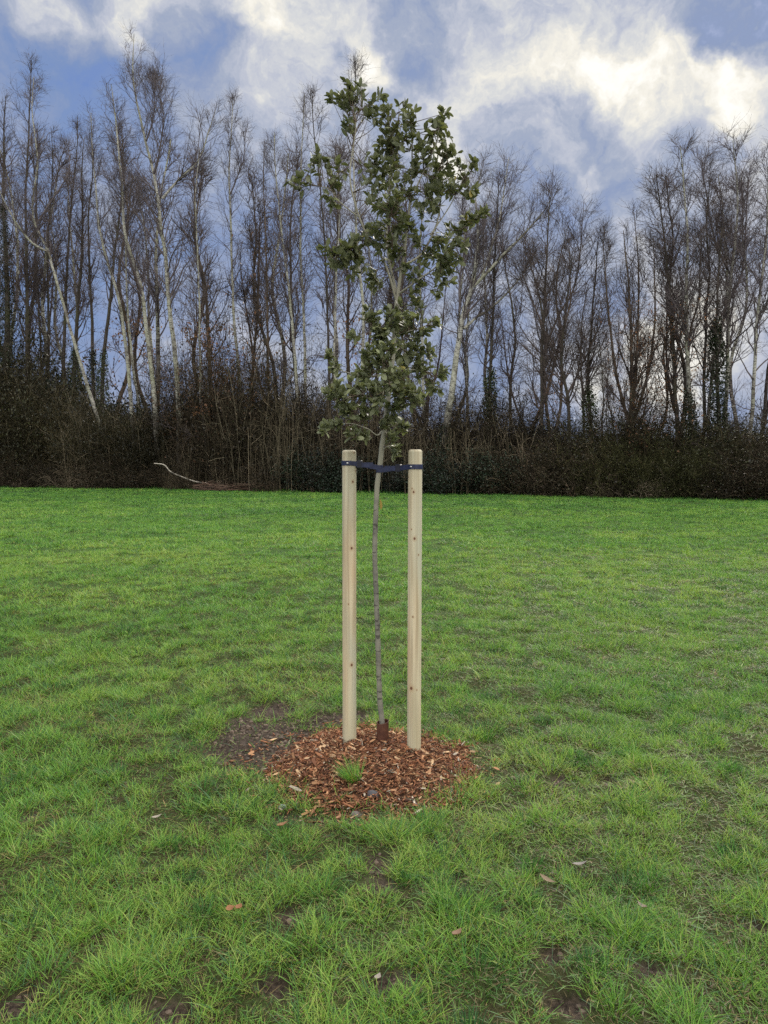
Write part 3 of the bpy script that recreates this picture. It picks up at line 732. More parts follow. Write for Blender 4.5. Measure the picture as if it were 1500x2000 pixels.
    # side twigs and leaves, gathered in the clumps the crown shows
    cl = [(679, 173, 15, -.1), (643, 190, 9, -.1), (661, 186, 9, -.1), (704, 184, 14, -.1), (728, 205, 17, -.05), (742, 192, 11, -.05), (684, 249, 13, -.12), (716, 228, 9, -.1), (733, 240, 11, -.05), (694, 200, 8, -.1), (672, 212, 6, -.1),
          (590, 355, 24, -.2), (628, 313, 15, -.17), (643, 322, 12, -.17), (663, 331, 19, -.14), (657, 363, 17, -.15), (643, 392, 13, -.17), (612, 318, 7, -.17),
          (763, 231, 20, .1), (783, 212, 12, .12), (804, 237, 21, 0), (763, 258, 23, .1), (751, 284, 22, .08), (789, 272, 28, .02), (728, 325, 20, -.02), (769, 302, 26, .1), (810, 284, 24, -.05), (857, 237, 18, .0), (868, 222, 10, .05), (848, 267, 20, -.12), (868, 284, 20, .1), (833, 308, 23, -.1), (877, 320, 26, .13), (901, 337, 20, .2), (924, 320, 11, .2), (860, 349, 36, .08), (833, 369, 32, -.08), (886, 369, 24, .16), (918, 378, 16, .2),
          (763, 340, 30, .02), (728, 345, 18, -.1), (780, 369, 28, -.1), (739, 375, 20, -.1), (845, 402, 30, .1), (751, 407, 26, -.15), (775, 402, 24, -.2), (808, 330, 20, -.03), (939, 419, 14, -.2), (915, 440, 16, -.18), (886, 447, 16, -.16), (745, 443, 30, -.1), (775, 437, 26, -.18), (716, 466, 24, -.1), (681, 484, 24, -.14), (654, 495, 18, -.18), (698, 501, 26, -.1), (763, 472, 26, -.1), (769, 498, 22, -.05), (819, 466, 17, .07), (863, 472, 26, .12), (892, 490, 20, -.15), (836, 498, 26, .08), (871, 510, 23, -.14), (800, 440, 14, -.05), (640, 486, 8, -.18),
          (657, 507, 20, -.18), (692, 520, 20, -.1), (724, 539, 16, -.06), (791, 525, 9, 0), (868, 517, 24, -.12), (863, 549, 20, -.12), (812, 539, 13, -.05), (820, 552, 9, -.06), (815, 568, 9, -.06), (857, 576, 9, -.12), (733, 562, 6, -.03),
          (727, 619, 17, -.15), (815, 597, 14, .08), (847, 632, 15, .22), (807, 629, 17, .13), (783, 640, 22, .05), (753, 648, 23, -.12), (735, 651, 16, -.15), (820, 653, 14, .16), (751, 680, 24, -.14), (788, 685, 24, .12), (815, 680, 18, .2), (836, 687, 16, .2), (641, 693, 12, .22), (655, 722, 13, .2), (719, 691, 17, .1), (729, 715, 24, .1), (761, 723, 27, -.2), (708, 736, 24, .14), (799, 715, 24, .15), (828, 728, 19, .14), (857, 731, 16, .2), (849, 757, 14, .18), (660, 768, 19, -.24), (647, 772, 11, -.26), (673, 787, 18, -.22), (695, 760, 23, -.18), (724, 765, 24, -.15), (753, 752, 25, -.25), (783, 752, 22, .1), (809, 765, 18, -.18), (815, 781, 14, -.2), (780, 789, 18, -.1), (692, 806, 15, -.2), (719, 808, 16, -.14), (767, 808, 18, -.05),
          (637, 835, 12, -.26), (657, 833, 10, -.23), (692, 843, 14, -.2), (711, 852, 9, -.16), (751, 832, 12, -.05), (783, 839, 13, .1), (761, 859, 14, 0), (768, 881, 14, -.1), (690, 660, 5, -.1), (785, 612, 18, -.06), (762, 622, 18, -.1), (740, 700, 20, -.2), (775, 730, 20, -.2), (742, 790, 18, -.2), (775, 770, 16, -.2)]
    allp = np.concatenate([q for q, _ in limb_pts] + [mp[60:]])
    tw = Geo(); lf = Geo(); LV = []; LC = []
    tt = np.array([0, .14, .34, .56, .78, .92, 1.0]); prof = np.array([.08, .62, .95, 1.0, .80, .42, .0])
    for px, py, rp, dz in cl:
        C0 = at(px, py, YT + dz); R = rp / FPX * YT
        nt = max(3, int(rp * (.31 if px < 755 and py < 480 else (.39 if py < 590 else .54))))
        j0 = np.argsort(np.linalg.norm(allp - C0, axis=1))[:8]
        for i in range(nt):
            v = rng.normal(0, 1, 3); v = v / np.linalg.norm(v); end = C0 + v * R * rng.random() ** .45 * np.array([1, 1.25, 1])
            st = allp[rng.choice(j0)]
            mid = (st + end) / 2 + rng.normal(0, .012, 3) + np.array([0, 0, -.01])
            q = resample([st, mid, end], 6)
            V, F = tubes(q[None] - O, np.linspace(.0022, .0009, 6)[None], 4); tw.add(V, F)
            d_end = norm(q[-1] - q[-2])
            nl = rng.integers(6, 9)
            for l in range(nl):
                s = 1.0 if l < 4 else rng.uniform(.45, 1); b = q[0] + 0; x = s * 5; i0 = min(int(x), 4); b = q[i0] * (1 - (x - i0)) + q[i0 + 1] * (x - i0)
                if np.linalg.norm(b - C0) > R * 1.5 + .03: continue
                a = rng.normal(0, 1, 3); a -= a.dot(d_end) * d_end; a = norm(a)
                sp = rng.uniform(.6, 1.35); ax = norm(d_end * math.cos(sp) + a * math.sin(sp) + np.array([0, 0, .18]))
                up = norm(np.array([0, 0, 1.0]) * .9 + d_end * .5 + rng.normal(0, .45, 3)); sd2 = norm(np.cross(ax, up)); nr = np.cross(sd2, ax)
                Ln = rng.uniform(.026, .050); Wd = Ln * rng.uniform(.42, .56); fold = rng.uniform(.1, .45); curl = rng.uniform(-.25, .35)
                c_ = b + ax[None] * (tt * Ln)[:, None] - nr[None] * (curl * Ln * tt ** 2)[:, None]
                Lp = c_ + sd2[None] * (prof * Wd / 2)[:, None] + nr[None] * (prof * Wd / 2 * fold)[:, None]
                Rp = c_ - sd2[None] * (prof * Wd / 2)[:, None] + nr[None] * (prof * Wd / 2 * fold)[:, None]
                LV.append(np.concatenate([c_, Lp[1:6], Rp[1:6]]) - O)
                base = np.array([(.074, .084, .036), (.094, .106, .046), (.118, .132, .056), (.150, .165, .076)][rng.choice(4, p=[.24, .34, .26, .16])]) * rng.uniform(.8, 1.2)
                if py > 600 and rng.random() < .55: base = base * np.array([1.5, 1.5, 1.75])      # paler lower crown: brighter light there put into the leaf colour
                if rng.random() < .008: base = np.array([.24, .20, .05])
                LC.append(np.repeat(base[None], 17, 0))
    n = len(LV); print("oak leaves", n); b = np.arange(n)[:, None] * 17
    f4, f3 = [], []
    # centre line 0..6, left edge 7..11, right edge 12..16
    for q_ in range(1, 5): f4 += [b + np.array([[q_, q_ + 1, 7 + q_, 6 + q_]]), b + np.array([[q_ + 1, q_, 11 + q_, 12 + q_]])]
    for tri in ([0, 1, 7], [5, 6, 11], [1, 0, 12], [6, 5, 16]): f3.append(b + np.array([tri]))
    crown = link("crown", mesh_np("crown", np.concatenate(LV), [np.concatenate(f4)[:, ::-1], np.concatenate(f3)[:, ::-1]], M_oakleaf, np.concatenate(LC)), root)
    twl = tag(link("twigs", tw.mesh("twigs", M_brown), crown), kind="stuff")
    # one yellowed leaf hanging on the trunk under the ties
    yl = at(743, 985, YT - .012)
    V = np.array([(0, 0, .03), (.009, -.002, .008), (.011, -.004, -.012), (.004, -.002, -.03), (-.004, .001, -.012), (-.003, 0, .008)]) + yl - O
    tag(link("dead_leaf", mesh_np("dead_leaf", np.vstack([V]), [np.array([[0, 1, 5], ]), np.array([[1, 2, 4, 5]]), np.array([[2, 3, 4]])], M_dryleaf, np.tile((.22, .16, .05), (6, 1))), root), "olive brown withered leaf low on the trunk")
    return mp, rad
oak_path, oak_rad = oak()
def oak_at_z(z):
    i = int(np.argmin(np.abs(oak_path[:, 2] - z))); return oak_path[i], oak_rad[i]

# brown plastic guard round the foot of the trunk
def guard():
    p = at(747.5, 1450, YT); H = at(747, 1409, YT)[2] - p[2] + .03; k = 32; r = .5 * 24 / FPX * YT
    V = []; zs = [0, .02, .06, .1, H - .004, H, H, H - .004, .1, 0]; rs = [r, r, r, r, r, r - .0005, r - .003, r - .0035, r - .0035, r - .0035]
    for z, rr in zip(zs, rs):
        for j in range(k):
            a = j * 2 * math.pi / k; w = 1 + .02 * math.sin(a * 2 + .5) + .012 * math.sin(3 * a + z * 30)
            zz = z + (.006 * math.sin(a + 1.0) if z > .1 else 0)
            V.append((rr * w * math.cos(a), rr * w * math.sin(a), zz))
    q = [[i * k + j, i * k + (j + 1) % k, i * k + k + (j + 1) % k, i * k + k + j] for i in range(len(zs) - 1) for j in range(k)]
    m, N = material("rust_brown_plastic"); co = N.n('ShaderNodeTexCoord').outputs['Object']
    c = N.mix(N.rng(N.noise(co, 30.0, 4.0), .35, .65, 0, 1), (.060, .022, .014), (.10, .040, .024))
    finish(N, principled(N, c, .65, .3, bump(N, N.noise(co, 90.0, 3.0), .4, .003)))
    tag(link("trunk_guard", mesh_np("trunk_guard", np.array(V), [np.array(q)], m), loc=(p[0], p[1], p[2] - .03)), "short rust brown tube guarding the foot of the young trunk", "tree guard")
guard()

# navy belts tying the trunk to the stakes
def navy():
    m, N = material("navy_rubber"); co = N.n('ShaderNodeTexCoord').outputs['Object']
    c = N.mix(N.rng(N.noise(co, 45.0, 3.0), .35, .7, 0, 1), (.012, .016, .050), (.024, .032, .085))
    finish(N, principled(N, c, .45, .4, bump(N, N.noise(co, 120.0, 2.0), .2, .001))); return m
M_navy = navy()
def black():
    m, N = material("black_navy_rubber"); co = N.n('ShaderNodeTexCoord').outputs['Object']
    finish(N, principled(N, N.mix(N.noise(co, 60.0, 3.0), (.006, .007, .018), (.014, .016, .036)), .5, .4)); return m
M_black = black()
def metal():
    m, N = material("zinc_nail"); co = N.n('ShaderNodeTexCoord').outputs['Object']
    b = N.n('ShaderNodeBsdfPrincipled'); b.inputs['Metallic'].default_value = .6; b.inputs['Roughness'].default_value = .4
    N.set(b.inputs['Base Color'], N.mix(N.noise(co, 200.0), (.6, .6, .62), (.8, .8, .82))); finish(N, b.outputs[0]); return m
M_zinc = metal()
def box_geo(g, c, ax, half, bev):
    """bevelled block: c centre, ax 3x3 axes rows, half sizes"""
    V = []
    for z, ins in ((-1, 1), (-1, 0), (1, 0), (1, 1)):
        zz = z * (half[2] - (bev if not ins else 0)); hx, hy = half[0] - (bev if ins else 0), half[1] - (bev if ins else 0)
        for x, y in ((-hx + bev, -hy), (hx - bev, -hy), (hx, -hy + bev), (hx, hy - bev), (hx - bev, hy), (-hx + bev, hy), (-hx, hy - bev), (-hx, -hy + bev)):
            V.append(np.array(c) + np.array([x, y, zz]) @ ax)
    q = [[i * 8 + j, i * 8 + (j + 1) % 8, i * 8 + 8 + (j + 1) % 8, i * 8 + 8 + j] for i in range(3) for j in range(8)]
    g.add(np.array(V), [np.array(q), np.array([list(range(7, -1, -1)), list(range(24, 32))])])
def belt(label, st_xy, st_r, st_py, Yst, tr_py, sp_px, nail_px, sense):
    zs = at(750, st_py, Yst)[2]; zt = at(750, tr_py, YT)[2]
    tp, tr = oak_at_z(zt); A = np.array(st_xy); B = tp[:2]
    u = norm(B - A); v = np.array([-u[1], u[0]]); D = np.linalg.norm(B - A)
    if v[1] > 0: v = -v                                  # v points to the camera
    Rs, Rt = st_r + .002, tr + .004
    sp_u = (at(sp_px, st_py, Yst)[0] - A[0]) / u[0]
    pts = [(sp_u, .005)]
    for a in np.linspace(70, 290, 25): pts.append((Rs * math.cos(math.radians(a)), Rs * math.sin(math.radians(a))))
    pts.append((sp_u, -.005)); pts.append(((sp_u + D) / 2, -.009))
    for a in np.linspace(-110, 110, 15): pts.append((D + Rt * math.cos(math.radians(a)), Rt * math.sin(math.radians(a))))
    pts.append(((sp_u + D) / 2, .009)); pts = np.array(pts)
    root = empty("tree_tie", (A[0], A[1], zs)); O = np.array(root.location)
    tag(root, label, "tree tie", "navy belts holding the young tree")
    ztop = lambda uu: zs + (zt - zs) * np.clip((uu - Rs * .6) / (D - Rs), 0, 1)
    n = len(pts); hh, th = .0125, .0018; g = Geo(); ring = []
    nxt, prv = np.roll(pts, -1, 0), np.roll(pts, 1, 0); tan = norm(nxt - prv); nor = np.stack([tan[:, 1], -tan[:, 0]], -1)
    for sgn, dz in ((1, -hh), (1, hh), (-1, hh), (-1, -hh)):
        q = pts + nor * th * sgn; xy = A + q[:, :1] * u + q[:, 1:] * v
        ring.append(np.column_stack([xy, ztop(pts[:, 0]) + dz]))
    V = np.stack(ring, 1) - O; i = np.arange(n)[:, None]; i2 = (i + 1) % n
    F = np.concatenate([np.concatenate([i * 4 + k, i2 * 4 + k, i2 * 4 + (k + 1) % 4, i * 4 + (k + 1) % 4], 1) for k in range(4)])
    g.add(V.reshape(-1, 3), [F]); link("strap", g.mesh("strap", M_navy, False), root)
    ax = np.array([[u[0], u[1], 0], [v[0], v[1], 0], [0, 0, 1]])
    g = Geo(); c = A + u * sp_u; box_geo(g, np.r_[c, ztop(sp_u)] - O, ax, (.015, .015, .020), .003)
    link("spacer", g.mesh("spacer", M_black, False), root)
    # loose end of the belt poking past the spacer
    g = Geo(); c = A + u * (sp_u + .045) + v * .0125; box_geo(g, np.r_[c, ztop(sp_u + .045) + .004] - O, ax, (.032, .0016, .0135), .0007)
    link("strap_end", g.mesh("strap_end", M_navy, False), root)
    nx_ = at(nail_px, st_py, Yst)[0] - A[0]; ny_ = -math.sqrt(Rs * Rs - nx_ * nx_); k = 12; V = []
    dr = norm(np.array([nx_, ny_])); sd = np.array([-dr[1], dr[0]])
    for rr, dd in ((.0048, .001), (.0048, .003), (.003, .0042), (.0008, .0046)):
        for j in range(k):
            a = j * 2 * math.pi / k; xy = np.array([nx_, ny_]) + dr * dd + sd * rr * math.cos(a)
            V.append((xy[0], xy[1], rr * math.sin(a)))
    q = [[r_ * k + j, r_ * k + (j + 1) % k, r_ * k + k + (j + 1) % k, r_ * k + k + j] for r_ in range(3) for j in range(k)]
    link("nail", mesh_np("nail", np.array(V), [np.array(q)], M_zinc), root)
belt("navy belt from the left stake to the young trunk", (at(682, 905, YL)[0], YL), rL, 904.5, YL, 913, 702, 679.5, 1)
belt("navy belt from the right stake to the young trunk", (at(811, 912, YR)[0], YR), rR, 911.5, YR, 918.5, 779, 802.5, 1)

# ------------------------------------------------------------------ the wood
def leaf_cloud(P, rng, size, cols, flat=0.0):
    """small pointed leaves at points P"""
    n = len(P); d = norm(rng.normal(0, 1, (n, 3)) * np.array([1, 1, 1 - flat])); e = norm(np.cross(d, rng.normal(0, 1, (n, 3))))
    L = (size * rng.uniform(.6, 1.3, n))[:, None]; m = P + d * L * .5 + np.cross(d, e) * L * .12
    V = np.stack([P, m + e * L * .32, P + d * L, m - e * L * .32], 1)
    cols = np.asarray(cols); c = cols[rng.integers(0, len(cols), n)] * rng.uniform(.7, 1.25, (n, 1))
    return V.reshape(-1, 3), [np.arange(n * 4).reshape(-1, 4)], np.repeat(c, 4, 0)
IVY = [(.020, .034, .014), (.030, .045, .018), (.042, .055, .022), (.014, .022, .012)]
BROWNLEAF = [(.21, .095, .045), (.26, .13, .065), (.16, .075, .04), (.30, .17, .09)]

def tree_meshes(paths, rng, birch=True, n1=34, t0=.35, lmax=3.2, n2=5, n3=4, n4=1, ang=(24, 46), up=.11, droop=.03, rtw=.0056, leaves=0, ivy=None, shape=.55, lowbr=3):
    """paths: list of (points (n,3) from the foot upward, foot radius, top radius); the first is the trunk"""
    gt, gc = Geo(), Geo(); alltw = []
    for pi, (pts, r0, r1) in enumerate(paths):
        n = 44 if pi == 0 else 22
        q = resample(pts, n); Lq = np.linalg.norm(np.diff(q, axis=0), axis=1).sum()
        j = rng.normal(0, .02 + .0016 * Lq, (n, 3)); j[:, 2] = 0; j[0] = 0; q = q + np.apply_along_axis(lambda c: np.convolve(c, np.ones(5) / 5, 'same'), 0, j)
        R = r1 + (r0 - r1) * (1 - np.linspace(0, 1, n)) ** .85
        if pi == 0: R[:3] *= np.array([1.25, 1.1, 1.03])
        V, F = tubes(q[None], R[None], 9 if pi == 0 else 7); (gt if pi == 0 or r0 > .075 else gc).add(V, F)
        k1 = n1 if pi == 0 else max(6, int(n1 * .5)); lm = lmax if pi == 0 else lmax * .7
        f = lambda t, pl: lm * (np.clip((1 - t) / (1 - t0 * .8), 0, 1) ** shape * .86 + .09)
        b, br, bt = spawn(q[None], R[None], k1, rng, t0 if pi == 0 else .12, .985, ang, f, 9, up, .13, .50, .06, .14)
        if lowbr and pi == 0:
            b0, br0, _ = spawn(q[None], R[None], lowbr, rng, .14, t0, (45, 85), lambda t, pl: np.full(t.shape, lm * .55), 9, .05, .2, .3, .03, .2)
            b = np.concatenate([b, b0]); br = np.concatenate([br, br0])
        V, F = tubes(b, np.maximum(br, .011), 5); gc.add(V, F)
        c, cr, _ = spawn(b, br, n2, rng, .18, .97, (25, 60), lambda t, pl: .50 * pl * (1.05 - .6 * t) + .2, 6, up * .7, .17, .6, .022, .3)
        cr = np.maximum(cr, .0085); V, F = tubes(c, cr, 3); gc.add(V, F)
        d, dr, _ = spawn(c, cr, n3, rng, .15, 1.0, (20, 60), lambda t, pl: .45 * pl * (1.1 - .5 * t) + .22, 4, .06, .13, .7, .009, .45, droop=droop)
        dr = np.maximum(dr, rtw * .75); V, F = tubes(d, dr, 3); gc.add(V, F); alltw.append(d.reshape(-1, 3))
        if n4:
            e, er, _ = spawn(d, dr, n4, rng, .2, 1.0, (15, 50), lambda t, pl: .6 * pl + .18, 3, .03, .15, .7, rtw * .8, .5, droop=droop * 1.6)
            er = np.maximum(er, rtw * .55); V, F = tubes(e, er, 3); gc.add(V, F); alltw.append(e.reshape(-1, 3))
        if pi == 0: trunk_q, trunk_R = q, R
    out = {'trunk': gt.mesh("trunk", M_birch if birch is True else (M_dark if birch is False else M_brown)),
           'crown': gc.mesh("crown", M_twig if birch is True else M_twigd)}
    if leaves:
        P = np.concatenate(alltw); zlo = leaves[1] if isinstance(leaves, tuple) else -1; zhi = leaves[2] if isinstance(leaves, tuple) else 99
        P = P[(P[:, 2] > zlo) & (P[:, 2] < zhi)]; nn = leaves[0] if isinstance(leaves, tuple) else leaves
        if len(P):
            P = P[rng.integers(0, len(P), nn)] + rng.normal(0, .05, (nn, 3)); g = Geo(); g.add(*leaf_cloud(P, rng, .085, BROWNLEAF)); out['leaves'] = g.mesh("leaves", M_dryleaf)
    if ivy:
        zlo, zhi, thick, cnt = ivy
        ids = np.where((trunk_q[:, 2] >= zlo) & (trunk_q[:, 2] <= zhi))[0]
        if len(ids):
            k = rng.choice(ids, cnt); ph = rng.uniform(0, 2 * math.pi, cnt)
            fall = .45 + .9 * fbm(trunk_q[k, 2] * .9, ph * .0 + rng.random() * 9, 4); taper = np.clip((zhi - trunk_q[k, 2]) / (.25 * (zhi - zlo) + .01), .3, 1)
            rr = trunk_R[k] + thick * fall * taper * rng.random(cnt) ** .5
            P = trunk_q[k] + np.stack([rr * np.cos(ph), rr * np.sin(ph), rng.normal(0, .22, cnt)], -1); g = Geo(); g.add(*leaf_cloud(P, rng, .11, IVY)); out['ivy'] = g.mesh("ivy", M_darkleaf)
    return out
def plant_tree(name, label, cat, meshes, loc, group=None, rz=0.0, sc=None):
    root = empty(name, loc, rz); tag(root, label, cat, group)
    if sc: root.scale = sc
    for k in ('trunk', 'crown', 'leaves', 'ivy'):
        if k in meshes: link(k, meshes[k], root)
    return root
def key_tree(name, label, cat, path, back, wpx, limbs=(), seed=0, rtop=.018, group=None, ivy_px=None, leaves_px=None, **kw):
    """path in photo pixels from foot to tip; back = metres behind the wood edge; wpx = trunk width in pixels at the foot"""
    px0 = path[0][0]; Y = 45.0
    for _ in range(6): Y = edge_y(at(px0, 900, Y)[0]) + back
    pts = P3(path, Y); foot = pts[0] + (pts[0] - pts[1]) * (pts[0][2] / max(pts[1][2] - pts[0][2], .1)) * .6; foot[2] = -.25
    pts = np.vstack([foot, pts]); O = np.array([foot[0], foot[1], 0.0])
    rng = np.random.default_rng(1000 + seed)
    w = wpx / FPX * Y / 2
    pl = [(pts - O, w, rtop)]
    for lp, lw in limbs:
        q = P3(lp, Y); q[:, 1] += np.linspace(0, rng.uniform(-1.5, 1.5), len(q)); pl.append((q - O, lw / FPX * Y / 2, .012))
    zz = lambda py: at(px0, py, Y)[2]
    if ivy_px: kw['ivy'] = (zz(ivy_px[0]), zz(ivy_px[1]), ivy_px[2], ivy_px[3])
    if leaves_px: kw['leaves'] = (leaves_px[2], zz(leaves_px[0]), zz(leaves_px[1]))
    return plant_tree(name, label, cat, tree_meshes(pl, rng, **kw), O, group)

B, D = dict(birch=True), dict(birch=False)
key_tree("bare_tree", "dark ivy-clad trunk at the very left end of the wood", "tree", [(12, 720), (14, 560), (8, 430), (6, 330), (12, 190)], 3, 15, seed=1, ivy_px=(800, 400, .42, 5200), t0=.5, lmax=3.0, **D)
key_tree("bare_tree", "tall dark bare tree second in from the wood's left end", "tree", [(53, 720), (52, 520), (49, 400), (55, 280), (62, 118)], 4, 10, seed=2, t0=.42, lmax=3.4, **D)
key_tree("bare_tree", "thin dark straight tree right of the second tree from the left end", "tree", [(80, 710), (73, 560), (70, 440), (75, 330), (72, 240)], 7, 6, seed=3, n1=24, t0=.5, lmax=2.2, **D)
key_tree("bare_tree", "dark slim tree just left of the leaning white birch's bend", "tree", [(95, 700), (94, 540), (96, 430), (104, 330), (100, 250)], 6, 7, seed=4, n1=24, t0=.5, lmax=2.2, **D)
key_tree("birch_tree", "white birch leaning far to the left, its foot in the dark thicket", "tree", [(206, 870), (180, 785), (156, 704), (139, 647), (120, 580), (104, 526), (94, 488), (74, 452), (64, 405), (72, 310), (64, 215), (66, 150)], 1.6, 7.8, seed=5, t0=.52, lmax=3.2,
         limbs=[([(98, 495), (60, 470), (20, 400), (5, 340)], 5), ([(70, 440), (100, 380), (122, 330), (118, 270)], 4)], **B)
key_tree("bare_tree", "dark forked tree crossing behind the leaning white birch", "tree", [(124, 700), (128, 580), (136, 470), (142, 380), (150, 300), (152, 225)], 6, 9, seed=6, t0=.45, lmax=2.8, **D)
key_tree("bare_tree", "dark stout trunk with ivy skirt right of the leaning white birch", "tree", [(144, 730), (150, 620), (158, 510), (163, 420), (160, 330), (165, 265)], 5, 11, seed=7, ivy_px=(840, 680, .40, 2600), t0=.5, lmax=2.6, **D)
key_tree("bare_tree", "dark upright trunk with ivy foot, left of the dark leaning one", "tree", [(183, 745), (180, 620), (174, 520), (172, 430), (180, 350), (178, 280)], 5, 9, seed=8, ivy_px=(840, 690, .35, 2200), t0=.5, lmax=2.4, **D)
key_tree("bare_tree", "dark trunk leaning to the right left of the white birch pair", "tree", [(203, 725), (212, 620), (222, 510), (232, 420), (240, 330), (238, 240)], 4, 10, seed=9, ivy_px=(850, 680, .35, 2000), t0=.5, lmax=2.6, **D)
key_tree("birch_tree", "left birch of the three white trunks under the tallest crown, curving left", "tree", [(262, 865), (256, 790), (249, 708), (243, 650), (238, 613), (226, 565), (217, 535), (204, 490), (192, 430), (184, 350), (180, 280), (178, 220)], 1.6, 9, seed=10, t0=.48, lmax=2.8, **B)
key_tree("birch_tree", "short white birch stem with ivy close right of the left curving birch", "tree", [(281, 870), (272, 800), (262, 740), (257, 690), (250, 600), (246, 500), (242, 400)], 2.4, 7, seed=11, ivy_px=(880, 790, .2, 700), t0=.5, lmax=2.0, n1=22, **B)
key_tree("birch_tree", "bright white birch bowing left with its foot above the fallen branch", "tree", [(308, 915), (306, 860), (303, 800), (299, 750), (292, 690), (285, 630), (277, 565), (258, 500), (242, 440), (236, 340), (226, 250), (218, 165)], 1.0, 11, seed=12, t0=.45, lmax=3.0, **B)
key_tree("birch_tree", "tallest birch of the wood with long white trunk and pointed crown", "tree", [(352, 915), (349, 820), (344, 710), (334, 630), (326, 560), (322, 500), (313, 433), (307, 377), (297, 323), (281, 263), (264, 183), (259, 120), (261, 66)], 1.4, 12, seed=13, t0=.40, lmax=3.6, n1=44,
         limbs=[([(317, 388), (350, 345), (381, 312), (398, 260), (415, 200)], 5), ([(300, 340), (318, 290), (326, 235), (322, 190)], 4), ([(286, 275), (298, 220), (296, 150)], 3.5), ([(322, 500), (280, 440), (250, 395), (210, 360)], 4)], **B)
key_tree("birch_tree", "slender brown birch with pale foot right of the tallest birch", "tree", [(410, 945), (402, 860), (392, 760), (390, 640), (386, 500), (382, 380), (390, 290)], 1.2, 6, seed=14, t0=.45, lmax=2.3, n1=28, leaves_px=(830, 640, 260), **B)
key_tree("birch_tree", "straight slim birch whose narrow crown stands alone against blue sky", "tree", [(473, 880), (468, 760), (457, 620), (453, 500), (449, 390), (449, 310), (455, 187)], 4, 8, seed=15, t0=.50, lmax=2.4, n1=30, limbs=[([(449, 380), (475, 320), (482, 260)], 3)], **B)
key_tree("bare_tree", "slim dark tree with rusty lower stem right of the lone crowned birch", "tree", [(527, 865), (524, 730), (521, 600), (519, 480), (516, 380), (517, 275)], 4, 7, seed=16, t0=.42, lmax=2.4, birch=None)
key_tree("birch_tree", "pale birch curving left beside a straighter pale birch, left of the young tree", "tree", [(588, 880), (582, 790), (576, 717), (568, 600), (556, 505), (546, 420), (538, 340), (536, 260)], 3, 8, seed=17, t0=.42, lmax=2.5, **B)
key_tree("birch_tree", "straighter pale birch of the pair left of the young tree", "tree", [(604, 870), (599, 800), (594, 640), (587, 510), (586, 400), (590, 300), (594, 185)], 4, 7.5, seed=18, t0=.42, lmax=2.5, **B)
key_tree("bare_tree", "thin dark tree rising behind the left edge of the young tree's crown", "tree", [(644, 850), (642, 720), (639, 600), (636, 480), (625, 360), (612, 260), (608, 175)], 4, 6.5, seed=19, t0=.42, lmax=2.6, **D)
key_tree("birch_tree", "tall birch directly behind the young tree, its tip above the crown's left side", "tree", [(722, 890), (714, 800), (708, 707), (710, 620), (702, 535), (694, 400), (690, 300), (692, 190), (694, 118)], 2.2, 8.5, seed=20, t0=.55, lmax=2.8, n1=38, **B)
key_tree("birch_tree", "thin pinkish birch stem behind the lower left of the young crown", "tree", [(662, 870), (656, 780), (652, 690), (655, 600), (660, 480), (662, 380), (655, 300)], 3, 6, seed=21, t0=.5, lmax=2.0, n1=24, **B)
key_tree("birch_tree", "pale birch stem behind the right side of the young crown", "tree", [(832, 880), (828, 810), (824, 650), (820, 520), (826, 420), (838, 330)], 3, 7.5, seed=22, t0=.5, lmax=2.4, n1=26, **B)
key_tree("birch_tree", "white birch leaning right with long side limbs, right of the young tree", "tree", [(861, 905), (867, 860), (876, 800), (882, 770), (889, 715), (898, 655), (906, 612), (922, 562), (930, 500), (934, 440), (930, 380), (940, 330)], .9, 17, seed=23, t0=.52, lmax=3.2, ivy_px=(925, 835, .28, 1500),
         limbs=[([(924, 560), (956, 528), (985, 496), (1015, 467), (1058, 419), (1075, 385)], 7), ([(906, 642), (935, 615), (958, 601), (1000, 560), (1023, 531), (1055, 495)], 6), ([(940, 545), (965, 470), (985, 390), (1001, 288)], 5.5), ([(898, 610), (900, 540), (912, 450), (905, 380)], 4.5)], **B)
key_tree("bare_tree", "dark trunk with ivy mantle right of the leaning birch", "tree", [(960, 860), (958, 770), (962, 640), (966, 520), (970, 420), (975, 350)], 3, 9, seed=24, ivy_px=(860, 720, .42, 2600), t0=.42, lmax=2.6, **D)
key_tree("bare_tree", "dark bare tree with wide fan of branches in the middle right", "tree", [(1056, 850), (1059, 760), (1061, 650), (1066, 540), (1070, 460), (1076, 385)], 2, 10, seed=25, t0=.28, lmax=4.2, n1=40, limbs=[([(1060, 690), (1090, 620), (1125, 560), (1140, 480), (1150, 380)], 5), ([(1060, 640), (1035, 570), (1020, 520)], 4)], **D)
key_tree("bare_tree", "low spreading dark tree between the fan-shaped tree and the sky gap", "tree", [(1112, 850), (1108, 780), (1098, 700), (1105, 600), (1118, 500)], 2, 9, seed=26, t0=.25, lmax=3.6, n1=34, limbs=[([(1108, 770), (1140, 700), (1165, 640), (1185, 600)], 5)], **D)
key_tree("bare_tree", "upright dark tree standing under the dip in the treetops", "tree", [(1153, 850), (1149, 720), (1155, 620), (1163, 540), (1168, 470)], 3, 9, seed=27, t0=.28, lmax=2.6, n1=30, ivy_px=(850, 760, .35, 1400), **D)
key_tree("bare_tree", "multi-stemmed brown tree holding withered leaves right of the dip", "tree", [(1232, 850), (1234, 740), (1232, 640), (1226, 540), (1218, 450)], 2, 10, seed=28, t0=.22, lmax=3.2, n1=36, up=.2, birch=None, leaves_px=(800, 590, 1100),
         limbs=[([(1230, 840), (1205, 720), (1195, 600), (1188, 440)], 7), ([(1234, 840), (1265, 720), (1275, 600), (1270, 470)], 7), ([(1234, 820), (1248, 660), (1252, 520), (1246, 410)], 6)])
